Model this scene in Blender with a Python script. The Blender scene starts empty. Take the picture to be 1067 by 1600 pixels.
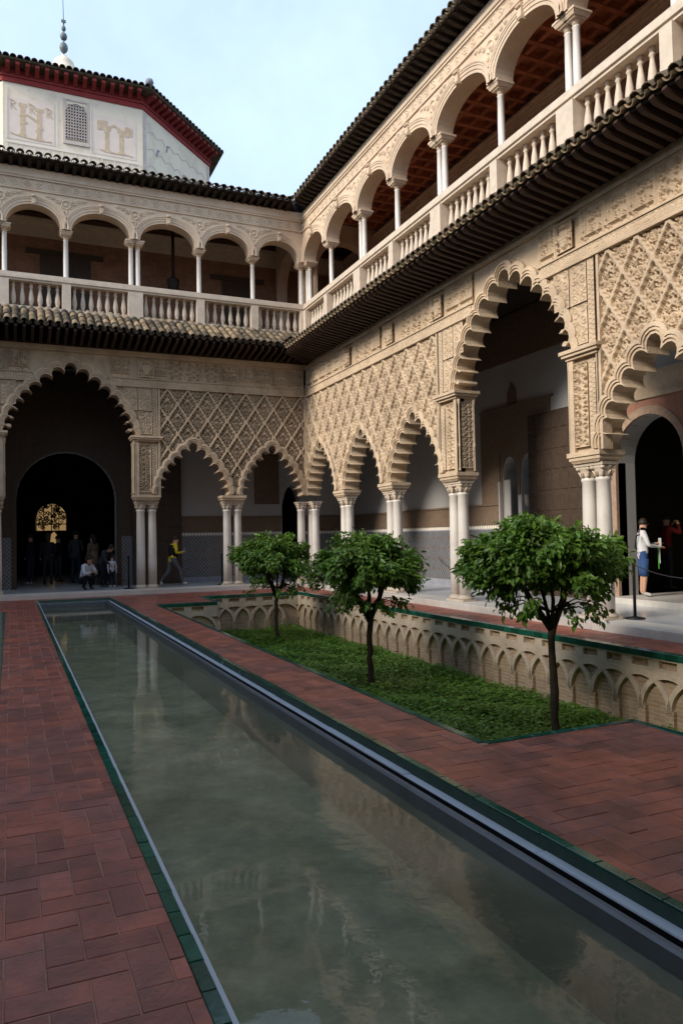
import bpy, bmesh, math, random
import numpy as np
from mathutils import Vector, Matrix
from mathutils.geometry import tessellate_polygon, delaunay_2d_cdt
rng = random.Random(7)
scene = bpy.context.scene
R_ = math.radians

# ------------------------------------------------------------------ camera
cam_d = bpy.data.cameras.new('camera')
cam = bpy.data.objects.new('camera', cam_d)
scene.collection.objects.link(cam)
scene.camera = cam
F_PX, YAW, PITCH, ROLL = 1172.0, R_(23.8), R_(1.9), R_(-1.05)
cam_d.sensor_fit = 'VERTICAL'
cam_d.sensor_height = 36.0
cam_d.sensor_width = 24.0
cam_d.lens = 36.0 * F_PX / 1600.0
cam_d.clip_start = 0.05
cam_d.clip_end = 2000.0
_fw = Vector((math.sin(YAW) * math.cos(PITCH), math.cos(YAW) * math.cos(PITCH), math.sin(PITCH)))
_r = Vector((math.cos(YAW), -math.sin(YAW), 0))
_u = _r.cross(_fw)
_r2 = math.cos(ROLL) * _r + math.sin(ROLL) * _u
_u2 = -math.sin(ROLL) * _r + math.cos(ROLL) * _u
cam.matrix_world = Matrix(((_r2.x, _u2.x, -_fw.x, 0), (_r2.y, _u2.y, -_fw.y, 0), (_r2.z, _u2.z, -_fw.z, 1.55), (0, 0, 0, 1)))
CAM = Vector((0, 0, 1.55))

def pix(P):
    v = Vector(P) - CAM
    c = v.dot(_fw)
    if c <= 0.05: return (-9999, -9999)
    return (533.5 + F_PX * v.dot(_r2) / c, 800 - F_PX * v.dot(_u2) / c)

# ------------------------------------------------------------------ sky, sun, exposure
SUN_AZ = math.atan2(-0.97, -0.20)      # towards the sun: x, y
SUN_EL = R_(30)
sun_dir = Vector((math.sin(SUN_AZ) * math.cos(SUN_EL), math.cos(SUN_AZ) * math.cos(SUN_EL), math.sin(SUN_EL)))
world = bpy.data.worlds.new('World')
scene.world = world
world.use_nodes = True
wn, wl = world.node_tree.nodes, world.node_tree.links
wn.clear()
wout = wn.new('ShaderNodeOutputWorld'); bg = wn.new('ShaderNodeBackground')
sky = wn.new('ShaderNodeTexSky'); sky.sky_type = 'NISHITA'; sky.sun_disc = False
sky.sun_elevation = SUN_EL; sky.sun_rotation = SUN_AZ
sky.air_density = 1.0; sky.dust_density = 1.6; sky.ozone_density = 1.2
wtc = wn.new('ShaderNodeTexCoord'); wno = wn.new('ShaderNodeTexNoise')
wno.inputs['Scale'].default_value = 2.2; wno.inputs['Detail'].default_value = 6; wno.inputs['Roughness'].default_value = 0.6
wrm = wn.new('ShaderNodeMapRange'); wrm.inputs[1].default_value = 0.45; wrm.inputs[2].default_value = 0.8
wrm.inputs[3].default_value = 0.66; wrm.inputs[4].default_value = 0.95
wmx = wn.new('ShaderNodeMix'); wmx.data_type = 'RGBA'
wmx.inputs[7].default_value = (7.5, 9.7, 12.9, 1)
wl.new(wtc.outputs['Generated'], wno.inputs['Vector']); wl.new(wno.outputs['Fac'], wrm.inputs[0])
wl.new(wrm.outputs[0], wmx.inputs[0]); wl.new(sky.outputs[0], wmx.inputs[6])
wl.new(wmx.outputs[2], bg.inputs['Color']); bg.inputs['Strength'].default_value = 0.068
wl.new(bg.outputs[0], wout.inputs['Surface'])
sun_l = bpy.data.lights.new('sun', 'SUN'); sun_l.energy = 2.35; sun_l.angle = R_(20); sun_l.color = (1.0, 0.91, 0.79)
sun = bpy.data.objects.new('sun', sun_l); scene.collection.objects.link(sun)
sun.rotation_euler = (-sun_dir).to_track_quat('-Z', 'Y').to_euler()
vs = scene.view_settings
vs.view_transform = 'Standard'; vs.look = 'None'; vs.gamma = 1.0; vs.exposure = 0.9; vs.use_curve_mapping = False
scene.cycles.use_denoising = True
scene.cycles.max_bounces = 8; scene.cycles.diffuse_bounces = 5; scene.cycles.glossy_bounces = 3
scene.cycles.transparent_max_bounces = 6; scene.cycles.sample_clamp_indirect = 6.0
scene.cycles.caustics_reflective = False; scene.cycles.caustics_refractive = False

# ------------------------------------------------------------------ helpers
COL = scene.collection
def link(o, parent=None):
    COL.objects.link(o)
    if parent is not None: o.parent = parent
    return o
def tag(o, label=None, cat=None, group=None, kind=None):
    if label: o['label'] = label
    if cat: o['category'] = cat
    if group: o['group'] = group
    if kind: o['kind'] = kind
    return o
def empty(name, loc=(0, 0, 0), rz=0.0):
    o = bpy.data.objects.new(name, None); o.location = loc; o.rotation_euler = (0, 0, rz)
    o.empty_display_size = 0.2
    return link(o)
def inst(name, me, parent=None, loc=(0, 0, 0), rot=(0, 0, 0), sc=(1, 1, 1)):
    o = bpy.data.objects.new(name, me)
    o.location = loc; o.rotation_euler = rot; o.scale = sc
    return link(o, parent)

class MB:
    """collects vertices and faces, with a material index each"""
    def __init__(s): s.v = []; s.f = []; s.m = []; s.sm = []
    def add(s, vs, fs, mi=0, smooth=False):
        b = len(s.v); s.v.extend([tuple(p) for p in vs])
        for f in fs: s.f.append(tuple(i + b for i in f)); s.m.append(mi); s.sm.append(smooth)
    def box(s, x0, x1, y0, y1, z0, z1, mi=0, top=(0, 0)):
        a, b = top
        s.add([(x0, y0, z0), (x1, y0, z0), (x1, y1, z0), (x0, y1, z0), (x0 + a, y0 + b, z1), (x1 - a, y0 + b, z1), (x1 - a, y1 - b, z1), (x0 + a, y1 - b, z1)],
              [(3, 2, 1, 0), (4, 5, 6, 7), (0, 1, 5, 4), (1, 2, 6, 5), (2, 3, 7, 6), (3, 0, 4, 7)], mi)
    def chbox(s, x0, x1, y0, y1, z0, z1, c, mi=0):
        """box with chamfered top edges"""
        vs = [(x0, y0, z0), (x1, y0, z0), (x1, y1, z0), (x0, y1, z0), (x0, y0, z1 - c), (x1, y0, z1 - c), (x1, y1, z1 - c), (x0, y1, z1 - c),
              (x0 + c, y0 + c, z1), (x1 - c, y0 + c, z1), (x1 - c, y1 - c, z1), (x0 + c, y1 - c, z1)]
        fs = [(3, 2, 1, 0), (8, 9, 10, 11)]
        for i in range(4):
            j = (i + 1) % 4
            fs += [(i, j, j + 4, i + 4), (i + 4, j + 4, j + 8, i + 8)]
        s.add(vs, fs, mi)
    def lathe(s, prof, n=12, c=(0, 0, 0), mi=0, smooth=True):
        vs = []; fs = []
        for r, z in prof:
            for k in range(n):
                a = 2 * math.pi * k / n
                vs.append((c[0] + r * math.cos(a), c[1] + r * math.sin(a), c[2] + z))
        for i in range(len(prof) - 1):
            for k in range(n):
                j = (k + 1) % n
                fs.append((i * n + k, i * n + j, (i + 1) * n + j, (i + 1) * n + k))
        fs.append(tuple(reversed(range(n)))); m = (len(prof) - 1) * n; fs.append(tuple(range(m, m + n)))
        s.add(vs, fs, mi, smooth)
    def tube(s, pts, rad, n=6, mi=0, smooth=True):
        pts = [Vector(p) for p in pts]; vs = []; fs = []
        if not isinstance(rad, (list, tuple)): rad = [rad] * len(pts)
        ref = Vector((0.31, 0.17, 0.94))
        for i, p in enumerate(pts):
            d = (pts[min(i + 1, len(pts) - 1)] - pts[max(i - 1, 0)]).normalized()
            a = d.cross(ref)
            if a.length < 1e-3: a = d.cross(Vector((1, 0, 0)))
            a.normalize(); b = d.cross(a)
            for k in range(n):
                t = 2 * math.pi * k / n
                vs.append(p + rad[i] * (math.cos(t) * a + math.sin(t) * b))
        for i in range(len(pts) - 1):
            for k in range(n):
                j = (k + 1) % n
                fs.append((i * n + k, (i + 1) * n + k, (i + 1) * n + j, i * n + j))
        fs.append(tuple(range(n))); m = (len(pts) - 1) * n; fs.append(tuple(reversed(range(m, m + n))))
        s.add(vs, fs, mi, smooth)
    def prism_y(s, poly, y0, y1, mi=0, back=True, sides=True):
        """polygon in x,z (any order) extruded from y0 (front) to y1"""
        n = len(poly)
        area = sum(poly[i][0] * poly[(i + 1) % n][1] - poly[(i + 1) % n][0] * poly[i][1] for i in range(n))
        if area < 0: poly = poly[::-1]
        if n > 12:
            vo, _e, tris, _a, _b, _c = delaunay_2d_cdt([Vector(p) for p in poly], [], [list(range(n))], 1, 1e-6)
        else:
            vo = [Vector(p) for p in poly]; tris = tessellate_polygon([[Vector((p[0], p[1], 0)) for p in poly]])
        fs = []
        for t in tris:
            a, b, c = [vo[i] for i in t]
            if (b - a).cross(c - a) < 0: t = (t[0], t[2], t[1])
            fs.append(tuple(t))
        s.add([(p[0], y0, p[1]) for p in vo], fs, mi)
        if back: s.add([(p[0], y1, p[1]) for p in vo], [tuple(reversed(t)) for t in fs], mi)
        if sides:
            s.add([(p[0], y0, p[1]) for p in poly] + [(p[0], y1, p[1]) for p in poly],
                  [(i, i + n, (i + 1) % n + n, (i + 1) % n) for i in range(n)], mi)
    def mesh(s, name, mats):
        me = bpy.data.meshes.new(name)
        me.from_pydata(s.v, [], s.f)
        if not isinstance(mats, (list, tuple)): mats = [mats]
        for m in mats: me.materials.append(m)
        me.polygons.foreach_set('material_index', s.m)
        me.polygons.foreach_set('use_smooth', s.sm)
        me.update()
        return me
    def build(s, name, mats, parent=None, loc=(0, 0, 0), rot=(0, 0, 0)):
        return inst(name, s.mesh(name, mats), parent, loc, rot)

def grid_mesh(name, X, Y, Z, mat, keep=None, smooth=True, skirt=None):
    """arrays (ny, nx) -> mesh; keep: bool per quad (ny-1, nx-1)"""
    ny, nx = X.shape
    idx = np.arange(ny * nx).reshape(ny, nx)
    q = np.stack([idx[:-1, :-1], idx[:-1, 1:], idx[1:, 1:], idx[1:, :-1]], -1)
    if keep is not None: q = q[keep]
    q = q.reshape(-1, 4)
    co = np.stack([X, Y, Z], -1).reshape(-1, 3)
    if keep is not None:
        used = np.unique(q); remap = -np.ones(len(co), int); remap[used] = np.arange(len(used)); q = remap[q]; co = co[used]
    me = bpy.data.meshes.new(name)
    me.vertices.add(len(co)); me.vertices.foreach_set('co', co.astype(np.float32).ravel())
    n = len(q)
    me.loops.add(n * 4); me.loops.foreach_set('vertex_index', q.astype(np.int32).ravel())
    me.polygons.add(n); me.polygons.foreach_set('loop_start', np.arange(0, n * 4, 4, dtype=np.int32))
    me.polygons.foreach_set('use_smooth', np.full(n, smooth))
    me.materials.append(mat)
    me.update(calc_edges=True); me.validate()
    return me

# ------------------------------------------------------------------ materials
def mat(name, col, rough=0.7, var=0.25, vscale=3.0, bump=0.0, bscale=40.0, spec=0.3, col2=None, c2scale=1.2, c2lo=0.5, c2hi=0.7, rnd=0.0, metallic=0.0, coat=0.0):
    m = bpy.data.materials.new(name); m.use_nodes = True
    nt = m.node_tree; N = nt.nodes; L = nt.links
    b = N['Principled BSDF']
    b.inputs['Roughness'].default_value = rough
    b.inputs['Specular IOR Level'].default_value = spec
    b.inputs['Metallic'].default_value = metallic
    if coat: b.inputs['Coat Weight'].default_value = coat; b.inputs['Coat Roughness'].default_value = 0.12
    g = N.new('ShaderNodeNewGeometry')
    n1 = N.new('ShaderNodeTexNoise'); n1.inputs['Scale'].default_value = vscale; n1.inputs['Detail'].default_value = 6; n1.inputs['Roughness'].default_value = 0.65
    L.new(g.outputs['Position'], n1.inputs['Vector'])
    mr = N.new('ShaderNodeMapRange'); mr.inputs[1].default_value = 0.25; mr.inputs[2].default_value = 0.75
    mr.inputs[3].default_value = 1 - var; mr.inputs[4].default_value = 1 + var
    L.new(n1.outputs['Fac'], mr.inputs[0])
    base = None
    if col2 is not None:
        n2 = N.new('ShaderNodeTexNoise'); n2.inputs['Scale'].default_value = c2scale; n2.inputs['Detail'].default_value = 8; n2.inputs['Roughness'].default_value = 0.7
        L.new(g.outputs['Position'], n2.inputs['Vector'])
        m2 = N.new('ShaderNodeMapRange'); m2.inputs[1].default_value = c2lo; m2.inputs[2].default_value = c2hi
        L.new(n2.outputs['Fac'], m2.inputs[0])
        mx = N.new('ShaderNodeMix'); mx.data_type = 'RGBA'
        mx.inputs[6].default_value = (*col, 1); mx.inputs[7].default_value = (*col2, 1)
        L.new(m2.outputs[0], mx.inputs[0]); base = mx.outputs[2]
    val = mr.outputs[0]
    if rnd:
        oi = N.new('ShaderNodeObjectInfo')
        ad = N.new('ShaderNodeMath'); ad.operation = 'MULTIPLY_ADD'; ad.inputs[1].default_value = 7.31
        L.new(g.outputs['Random Per Island'], ad.inputs[0]); L.new(oi.outputs['Random'], ad.inputs[2])
        fr = N.new('ShaderNodeMath'); fr.operation = 'FRACT'; L.new(ad.outputs[0], fr.inputs[0])
        m3 = N.new('ShaderNodeMapRange'); m3.inputs[3].default_value = 1 - rnd; m3.inputs[4].default_value = 1 + rnd
        L.new(fr.outputs[0], m3.inputs[0])
        mu = N.new('ShaderNodeMath'); mu.operation = 'MULTIPLY'; L.new(val, mu.inputs[0]); L.new(m3.outputs[0], mu.inputs[1]); val = mu.outputs[0]
    hs = N.new('ShaderNodeHueSaturation')
    if base is not None: L.new(base, hs.inputs['Color'])
    else: hs.inputs['Color'].default_value = (*col, 1)
    L.new(val, hs.inputs['Value'])
    L.new(hs.outputs[0], b.inputs['Base Color'])
    if bump:
        nb = N.new('ShaderNodeTexNoise'); nb.inputs['Scale'].default_value = bscale; nb.inputs['Detail'].default_value = 5
        L.new(g.outputs['Position'], nb.inputs['Vector'])
        bp = N.new('ShaderNodeBump'); bp.inputs['Strength'].default_value = min(1.0, bump); bp.inputs['Distance'].default_value = 0.01
        L.new(nb.outputs['Fac'], bp.inputs['Height']); L.new(bp.outputs[0], b.inputs['Normal'])
    return m

M = {}
M['stucco'] = mat('carved_stucco', (0.56, 0.435, 0.305), 0.9, 0.20, 2.6, 0.35, 60, 0.1, col2=(0.37, 0.275, 0.19), c2scale=1.1, c2lo=0.48, c2hi=0.75)
M['stucco2'] = mat('upper_stucco', (0.63, 0.50, 0.37), 0.9, 0.16, 1.6, 0.3, 60, 0.1, col2=(0.52, 0.37, 0.26), c2scale=0.7, c2lo=0.48, c2hi=0.78)
M['marble'] = mat('white_marble', (0.68, 0.63, 0.57), 0.45, 0.10, 2.0, 0.05, 50, 0.4, col2=(0.55, 0.50, 0.45), c2scale=2.4, c2lo=0.5, c2hi=0.8)
M['marble_old'] = mat('weathered_marble', (0.58, 0.485, 0.385), 0.6, 0.15, 5.0, 0.15, 60, 0.3, col2=(0.40, 0.33, 0.27), c2scale=3.4, c2lo=0.55, c2hi=0.85)
M['floor_marble'] = mat('grey_marble_floor', (0.56, 0.57, 0.58), 0.22, 0.12, 1.5, 0.0, 50, 0.5, col2=(0.42, 0.45, 0.48), c2scale=1.6, c2lo=0.45, c2hi=0.75)
M['step'] = mat('step_marble', (0.62, 0.58, 0.52), 0.45, 0.12, 3.0, 0.06, 50, 0.4, rnd=0.08)
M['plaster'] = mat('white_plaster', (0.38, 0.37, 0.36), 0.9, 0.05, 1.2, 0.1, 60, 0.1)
M['dark_wood'] = mat('dark_wood', (0.028, 0.019, 0.014), 0.7, 0.3, 6.0, 0.2, 50, 0.2)
M['rafter'] = mat('old_rafter_wood', (0.040, 0.022, 0.015), 0.65, 0.3, 6.0, 0.2, 50, 0.25, rnd=0.25)
M['door_wood'] = mat('door_wood', (0.060, 0.040, 0.028), 0.6, 0.3, 9.0, 0.2, 70, 0.3)
M['coffer'] = mat('red_brown_coffer', (0.40, 0.15, 0.075), 0.7, 0.3, 5.0, 0.2, 50, 0.2, rnd=0.2)
M['room_dark'] = mat('dim_room', (0.035, 0.03, 0.025), 0.9, 0.2, 2.0)  # near-black wall colour carries the shade of the inner rooms
M['tile'] = mat('old_roof_tile', (0.29, 0.205, 0.13), 0.85, 0.3, 9.0, 0.3, 70, 0.15, col2=(0.16, 0.15, 0.09), c2scale=5.0, c2lo=0.45, c2hi=0.68, rnd=0.25)
M['tile_dark'] = mat('mossy_roof_tile', (0.165, 0.125, 0.090), 0.85, 0.35, 9.0, 0.3, 70, 0.15, col2=(0.05, 0.05, 0.033), c2scale=5.0, c2lo=0.42, c2hi=0.66, rnd=0.3)
M['brick'] = mat('clay_paver', (0.345, 0.098, 0.058), 0.42, 0.45, 4.2, 0.35, 45, 0.4, col2=(0.215, 0.082, 0.068), c2scale=1.25, c2lo=0.44, c2hi=0.62, rnd=0.24)
M['joint'] = mat('paver_joint', (0.36, 0.20, 0.15), 0.9, 0.25, 8.0)
M['green'] = mat('green_glazed_tile', (0.010, 0.085, 0.055), 0.16, 0.3, 9.0, 0.08, 30, 0.5, rnd=0.35)
M['green_joint'] = mat('tile_joint', (0.06, 0.10, 0.08), 0.8, 0.2, 8.0)
M['ledge'] = mat('pale_ledge', (0.50, 0.54, 0.60), 0.35, 0.10, 4.0, 0.0, 30, 0.4)
M['slot'] = mat('slot_dark', (0.010, 0.010, 0.011), 0.6, 0.2, 4.0)
M['rim'] = mat('grey_rim', (0.12, 0.13, 0.145), 0.35, 0.2, 3.0, 0.1, 30, 0.4)
M['bark'] = mat('orange_bark', (0.055, 0.043, 0.033), 0.9, 0.35, 14.0, 0.6, 60, 0.1)
M['soil'] = mat('garden_soil', (0.045, 0.045, 0.022), 0.95, 0.4, 4.0, 0.6, 25, 0.1)
M['red_eave'] = mat('red_painted_timber', (0.27, 0.040, 0.038), 0.75, 0.2, 4.0, 0.1, 40, 0.2)
M['tower_wall'] = mat('painted_plaster', (0.86, 0.73, 0.57), 0.9, 0.10, 1.0, 0.1, 40, 0.1, col2=(0.56, 0.44, 0.33), c2scale=1.5, c2lo=0.5, c2hi=0.85)
M['fresco'] = mat('fresco_field', (0.84, 0.69, 0.58), 0.9, 0.10, 2.0)
M['ochre'] = mat('ochre_paint', (0.66, 0.49, 0.33), 0.9, 0.25, 5.0)
M['white_line'] = mat('white_paint_line', (0.84, 0.77, 0.66), 0.9, 0.08, 3.0)
M['blue_grey'] = mat('blue_grey_paint', (0.27, 0.28, 0.33), 0.9, 0.2, 5.0)
M['pane'] = mat('dark_pane', (0.05, 0.05, 0.052), 0.2, 0.1, 3.0, 0, 1, 0.5)
M['lattice'] = mat('lattice_stucco', (0.62, 0.52, 0.45), 0.85, 0.1, 5.0)
M['lead'] = mat('lead_finial', (0.15, 0.17, 0.17), 0.5, 0.2, 5.0, 0, 1, 0.4)
M['iron'] = mat('black_iron', (0.015, 0.015, 0.017), 0.45, 0.1, 5.0, 0, 1, 0.4)
M['rope'] = mat('rope', (0.05, 0.045, 0.06), 0.8, 0.1, 5.0)

def fine_relief(m, sc, st):
    N = m.node_tree.nodes; L = m.node_tree.links; b = N['Principled BSDF']
    old = b.inputs['Normal'].links[0].from_socket if b.inputs['Normal'].links else None
    g = N.new('ShaderNodeNewGeometry'); v = N.new('ShaderNodeTexVoronoi'); v.feature = 'DISTANCE_TO_EDGE'; v.inputs['Scale'].default_value = sc
    nz = N.new('ShaderNodeTexNoise'); nz.inputs['Scale'].default_value = sc * 0.35; vm = N.new('ShaderNodeVectorMath'); vm.operation = 'MULTIPLY_ADD'; vm.inputs[1].default_value = (0.06, 0.06, 0.06)
    L.new(g.outputs['Position'], nz.inputs['Vector']); L.new(nz.outputs['Color'], vm.inputs[0]); L.new(g.outputs['Position'], vm.inputs[2]); L.new(vm.outputs[0], v.inputs['Vector'])
    mr = N.new('ShaderNodeMapRange'); mr.inputs[1].default_value = 0.0; mr.inputs[2].default_value = 0.22; L.new(v.outputs['Distance'], mr.inputs[0])
    bp = N.new('ShaderNodeBump'); bp.inputs['Strength'].default_value = st; bp.inputs['Distance'].default_value = 0.012
    L.new(mr.outputs[0], bp.inputs['Height'])
    if old: L.new(old, bp.inputs['Normal'])
    L.new(bp.outputs[0], b.inputs['Normal'])
fine_relief(M['stucco'], 26.0, 0.40)
fine_relief(M['stucco2'], 20.0, 0.22)
def brick_wall_mat(name, c1, c2, mortar, bw, bh, axis='X'):
    """fine courses too small to build singly; coordinates from world position"""
    m = mat(name, c1, 0.9, 0.22, 5.0, 0.0, 40, 0.1)
    N = m.node_tree.nodes; L = m.node_tree.links
    g = N.new('ShaderNodeNewGeometry'); sp = N.new('ShaderNodeSeparateXYZ'); cb = N.new('ShaderNodeCombineXYZ')
    L.new(g.outputs['Position'], sp.inputs[0])
    ad = N.new('ShaderNodeMath'); ad.operation = 'ADD'; L.new(sp.outputs[0], ad.inputs[0]); L.new(sp.outputs[1], ad.inputs[1])
    L.new(ad.outputs[0], cb.inputs[0]); L.new(sp.outputs[2], cb.inputs[1])
    br = N.new('ShaderNodeTexBrick'); br.inputs['Scale'].default_value = 1.0
    br.inputs['Brick Width'].default_value = bw; br.inputs['Row Height'].default_value = bh; br.inputs['Mortar Size'].default_value = bh * 0.14
    br.inputs['Mortar Smooth'].default_value = 0.4
    br.inputs['Color1'].default_value = (*c1, 1); br.inputs['Color2'].default_value = (*c2, 1); br.inputs['Mortar'].default_value = (*mortar, 1)
    nz = N.new('ShaderNodeTexNoise'); nz.inputs['Scale'].default_value = 7; vm = N.new('ShaderNodeVectorMath'); vm.operation = 'MULTIPLY_ADD'
    L.new(g.outputs['Position'], nz.inputs['Vector']); L.new(nz.outputs['Color'], vm.inputs[0]); vm.inputs[1].default_value = (0.02, 0.02, 0); L.new(cb.outputs[0], vm.inputs[2])
    L.new(vm.outputs[0], br.inputs['Vector'])
    hs = [n for n in N if n.type == 'HUE_SAT'][0]
    L.new(br.outputs['Color'], hs.inputs['Color'])
    bp = N.new('ShaderNodeBump'); bp.invert = True; bp.inputs['Strength'].default_value = 0.7; bp.inputs['Distance'].default_value = 0.008
    L.new(br.outputs['Fac'], bp.inputs['Height']); L.new(bp.outputs[0], N['Principled BSDF'].inputs['Normal'])
    return m
M['garden_brick'] = brick_wall_mat('garden_wall_brick', (0.46, 0.34, 0.225), (0.38, 0.265, 0.17), (0.52, 0.43, 0.33), 0.26, 0.055)
M['garden_stucco'] = mat('garden_wall_stucco', (0.60, 0.49, 0.37), 0.9, 0.25, 6.0, 0.5, 40, 0.1, col2=(0.32, 0.25, 0.18), c2scale=3.0, c2lo=0.5, c2hi=0.75)
M['upper_brick'] = brick_wall_mat('gallery_brick', (0.27, 0.14, 0.085), (0.23, 0.115, 0.07), (0.28, 0.19, 0.14), 0.28, 0.06)

def dado_mat():
    """glazed wall tiles: small geometric repeat, finer than can be built"""
    m = mat('glazed_dado', (0.3, 0.3, 0.32), 0.25, 0.15, 5.0, 0, 1, 0.5)
    N = m.node_tree.nodes; L = m.node_tree.links
    g = N.new('ShaderNodeNewGeometry'); sp = N.new('ShaderNodeSeparateXYZ'); L.new(g.outputs['Position'], sp.inputs[0])
    ad = N.new('ShaderNodeMath'); ad.operation = 'ADD'; L.new(sp.outputs[0], ad.inputs[0]); L.new(sp.outputs[1], ad.inputs[1])
    cb = N.new('ShaderNodeCombineXYZ'); L.new(ad.outputs[0], cb.inputs[0]); L.new(sp.outputs[2], cb.inputs[1])
    ck = N.new('ShaderNodeTexChecker'); ck.inputs['Scale'].default_value = 16.0
    ck.inputs['Color1'].default_value = (0.20, 0.20, 0.20, 1); ck.inputs['Color2'].default_value = (0.10, 0.105, 0.125, 1)
    L.new(cb.outputs[0], ck.inputs['Vector'])
    vo = N.new('ShaderNodeTexVoronoi'); vo.inputs['Scale'].default_value = 3.4; vo.inputs['Randomness'].default_value = 0.0
    L.new(cb.outputs[0], vo.inputs['Vector'])
    mr = N.new('ShaderNodeMapRange'); mr.inputs[1].default_value = 0.10; mr.inputs[2].default_value = 0.16; mr.inputs[3].default_value = 1.0; mr.inputs[4].default_value = 0.0
    L.new(vo.outputs['Distance'], mr.inputs[0])
    mx = N.new('ShaderNodeMix'); mx.data_type = 'RGBA'; mx.inputs[7].default_value = (0.20, 0.10, 0.07, 1)
    L.new(mr.outputs[0], mx.inputs[0]); L.new(ck.outputs[0], mx.inputs[6])
    hs = [n for n in N if n.type == 'HUE_SAT'][0]
    L.new(mx.outputs[2], hs.inputs['Color'])
    return m
M['dado'] = dado_mat()

def leaf_mat(name, c, c2, tr):
    m = mat(name, c, 0.38, 0.25, 3.0, 0, 1, 0.45, rnd=0.35, col2=c2, c2scale=2.0, c2lo=0.55, c2hi=0.72)
    N = m.node_tree.nodes; L = m.node_tree.links
    b = N['Principled BSDF']; out = [n for n in N if n.type == 'OUTPUT_MATERIAL'][0]
    t = N.new('ShaderNodeBsdfTranslucent'); mx = N.new('ShaderNodeMixShader'); mx.inputs[0].default_value = tr
    hs = [n for n in N if n.type == 'HUE_SAT'][0]
    L.new(hs.outputs[0], t.inputs['Color']); L.new(b.outputs[0], mx.inputs[1]); L.new(t.outputs[0], mx.inputs[2]); L.new(mx.outputs[0], out.inputs['Surface'])
    return m
M['leaf'] = leaf_mat('orange_leaf', (0.115, 0.225, 0.030), (0.20, 0.31, 0.040), 0.3)
M['leaf_young'] = leaf_mat('young_orange_leaf', (0.13, 0.22, 0.03), (0.20, 0.27, 0.05), 0.3)
M['cover'] = leaf_mat('ground_cover_leaf', (0.13, 0.265, 0.035), (0.28, 0.38, 0.055), 0.3)

def water_mat():
    m = bpy.data.materials.new('pool_water'); m.use_nodes = True
    N = m.node_tree.nodes; L = m.node_tree.links; N.clear()
    out = N.new('ShaderNodeOutputMaterial')
    tr = N.new('ShaderNodeBsdfTransparent'); tr.inputs['Color'].default_value = (0.78, 0.79, 0.66, 1)
    df = N.new('ShaderNodeBsdfDiffuse'); df.inputs['Color'].default_value = (0.20, 0.215, 0.175, 1)
    mm = N.new('ShaderNodeMixShader'); mm.inputs[0].default_value = 0.38
    gl = N.new('ShaderNodeBsdfGlossy'); gl.inputs['Roughness'].default_value = 0.022
    fr = N.new('ShaderNodeFresnel'); fr.inputs['IOR'].default_value = 1.29
    mx = N.new('ShaderNodeMixShader')
    g = N.new('ShaderNodeNewGeometry')
    n1 = N.new('ShaderNodeTexNoise'); n1.inputs['Scale'].default_value = 7.0; n1.inputs['Detail'].default_value = 3
    n2 = N.new('ShaderNodeTexNoise'); n2.inputs['Scale'].default_value = 0.8; n2.inputs['Detail'].default_value = 2
    L.new(g.outputs['Position'], n1.inputs['Vector']); L.new(g.outputs['Position'], n2.inputs['Vector'])
    mr = N.new('ShaderNodeMapRange'); mr.inputs[1].default_value = 0.45; mr.inputs[2].default_value = 0.7; mr.inputs[3].default_value = 0.15; mr.inputs[4].default_value = 1.0
    L.new(n2.outputs['Fac'], mr.inputs[0])
    mu = N.new('ShaderNodeMath'); mu.operation = 'MULTIPLY'; L.new(n1.outputs['Fac'], mu.inputs[0]); L.new(mr.outputs[0], mu.inputs[1])
    bp = N.new('ShaderNodeBump'); bp.inputs['Strength'].default_value = 0.16; bp.inputs['Distance'].default_value = 0.02
    L.new(mu.outputs[0], bp.inputs['Height'])
    L.new(bp.outputs[0], gl.inputs['Normal']); L.new(bp.outputs[0], fr.inputs['Normal'])
    n3 = N.new('ShaderNodeTexNoise'); n3.inputs['Scale'].default_value = 1.3; n3.inputs['Detail'].default_value = 7; n3.inputs['Roughness'].default_value = 0.6
    L.new(g.outputs['Position'], n3.inputs['Vector'])
    cr = N.new('ShaderNodeValToRGB'); cr.color_ramp.elements[0].position = 0.36; cr.color_ramp.elements[0].color = (0.20, 0.20, 0.135, 1); cr.color_ramp.elements[1].position = 0.66; cr.color_ramp.elements[1].color = (0.36, 0.355, 0.265, 1)
    L.new(n3.outputs['Fac'], cr.inputs[0]); L.new(cr.outputs[0], df.inputs['Color'])
    L.new(tr.outputs[0], mm.inputs[1]); L.new(df.outputs[0], mm.inputs[2])
    L.new(fr.outputs[0], mx.inputs[0]); L.new(mm.outputs[0], mx.inputs[1]); L.new(gl.outputs[0], mx.inputs[2])
    L.new(mx.outputs[0], out.inputs['Surface'])
    return m
M['water'] = water_mat()
M['pool_floor'] = mat('silted_pool_floor', (0.46, 0.48, 0.40), 0.9, 0.6, 2.6, 0.2, 20, 0.1, col2=(0.80, 0.72, 0.55), c2scale=2.3, c2lo=0.5, c2hi=0.7)
def glow_mat(name, col, s):
    m = bpy.data.materials.new(name); m.use_nodes = True
    b = m.node_tree.nodes['Principled BSDF']
    b.inputs['Base Color'].default_value = (*col, 1); b.inputs['Emission Color'].default_value = (*col, 1); b.inputs['Emission Strength'].default_value = s
    return m
M['lit_window'] = glow_mat('lit_window', (0.75, 0.48, 0.20), 0.2)
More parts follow.
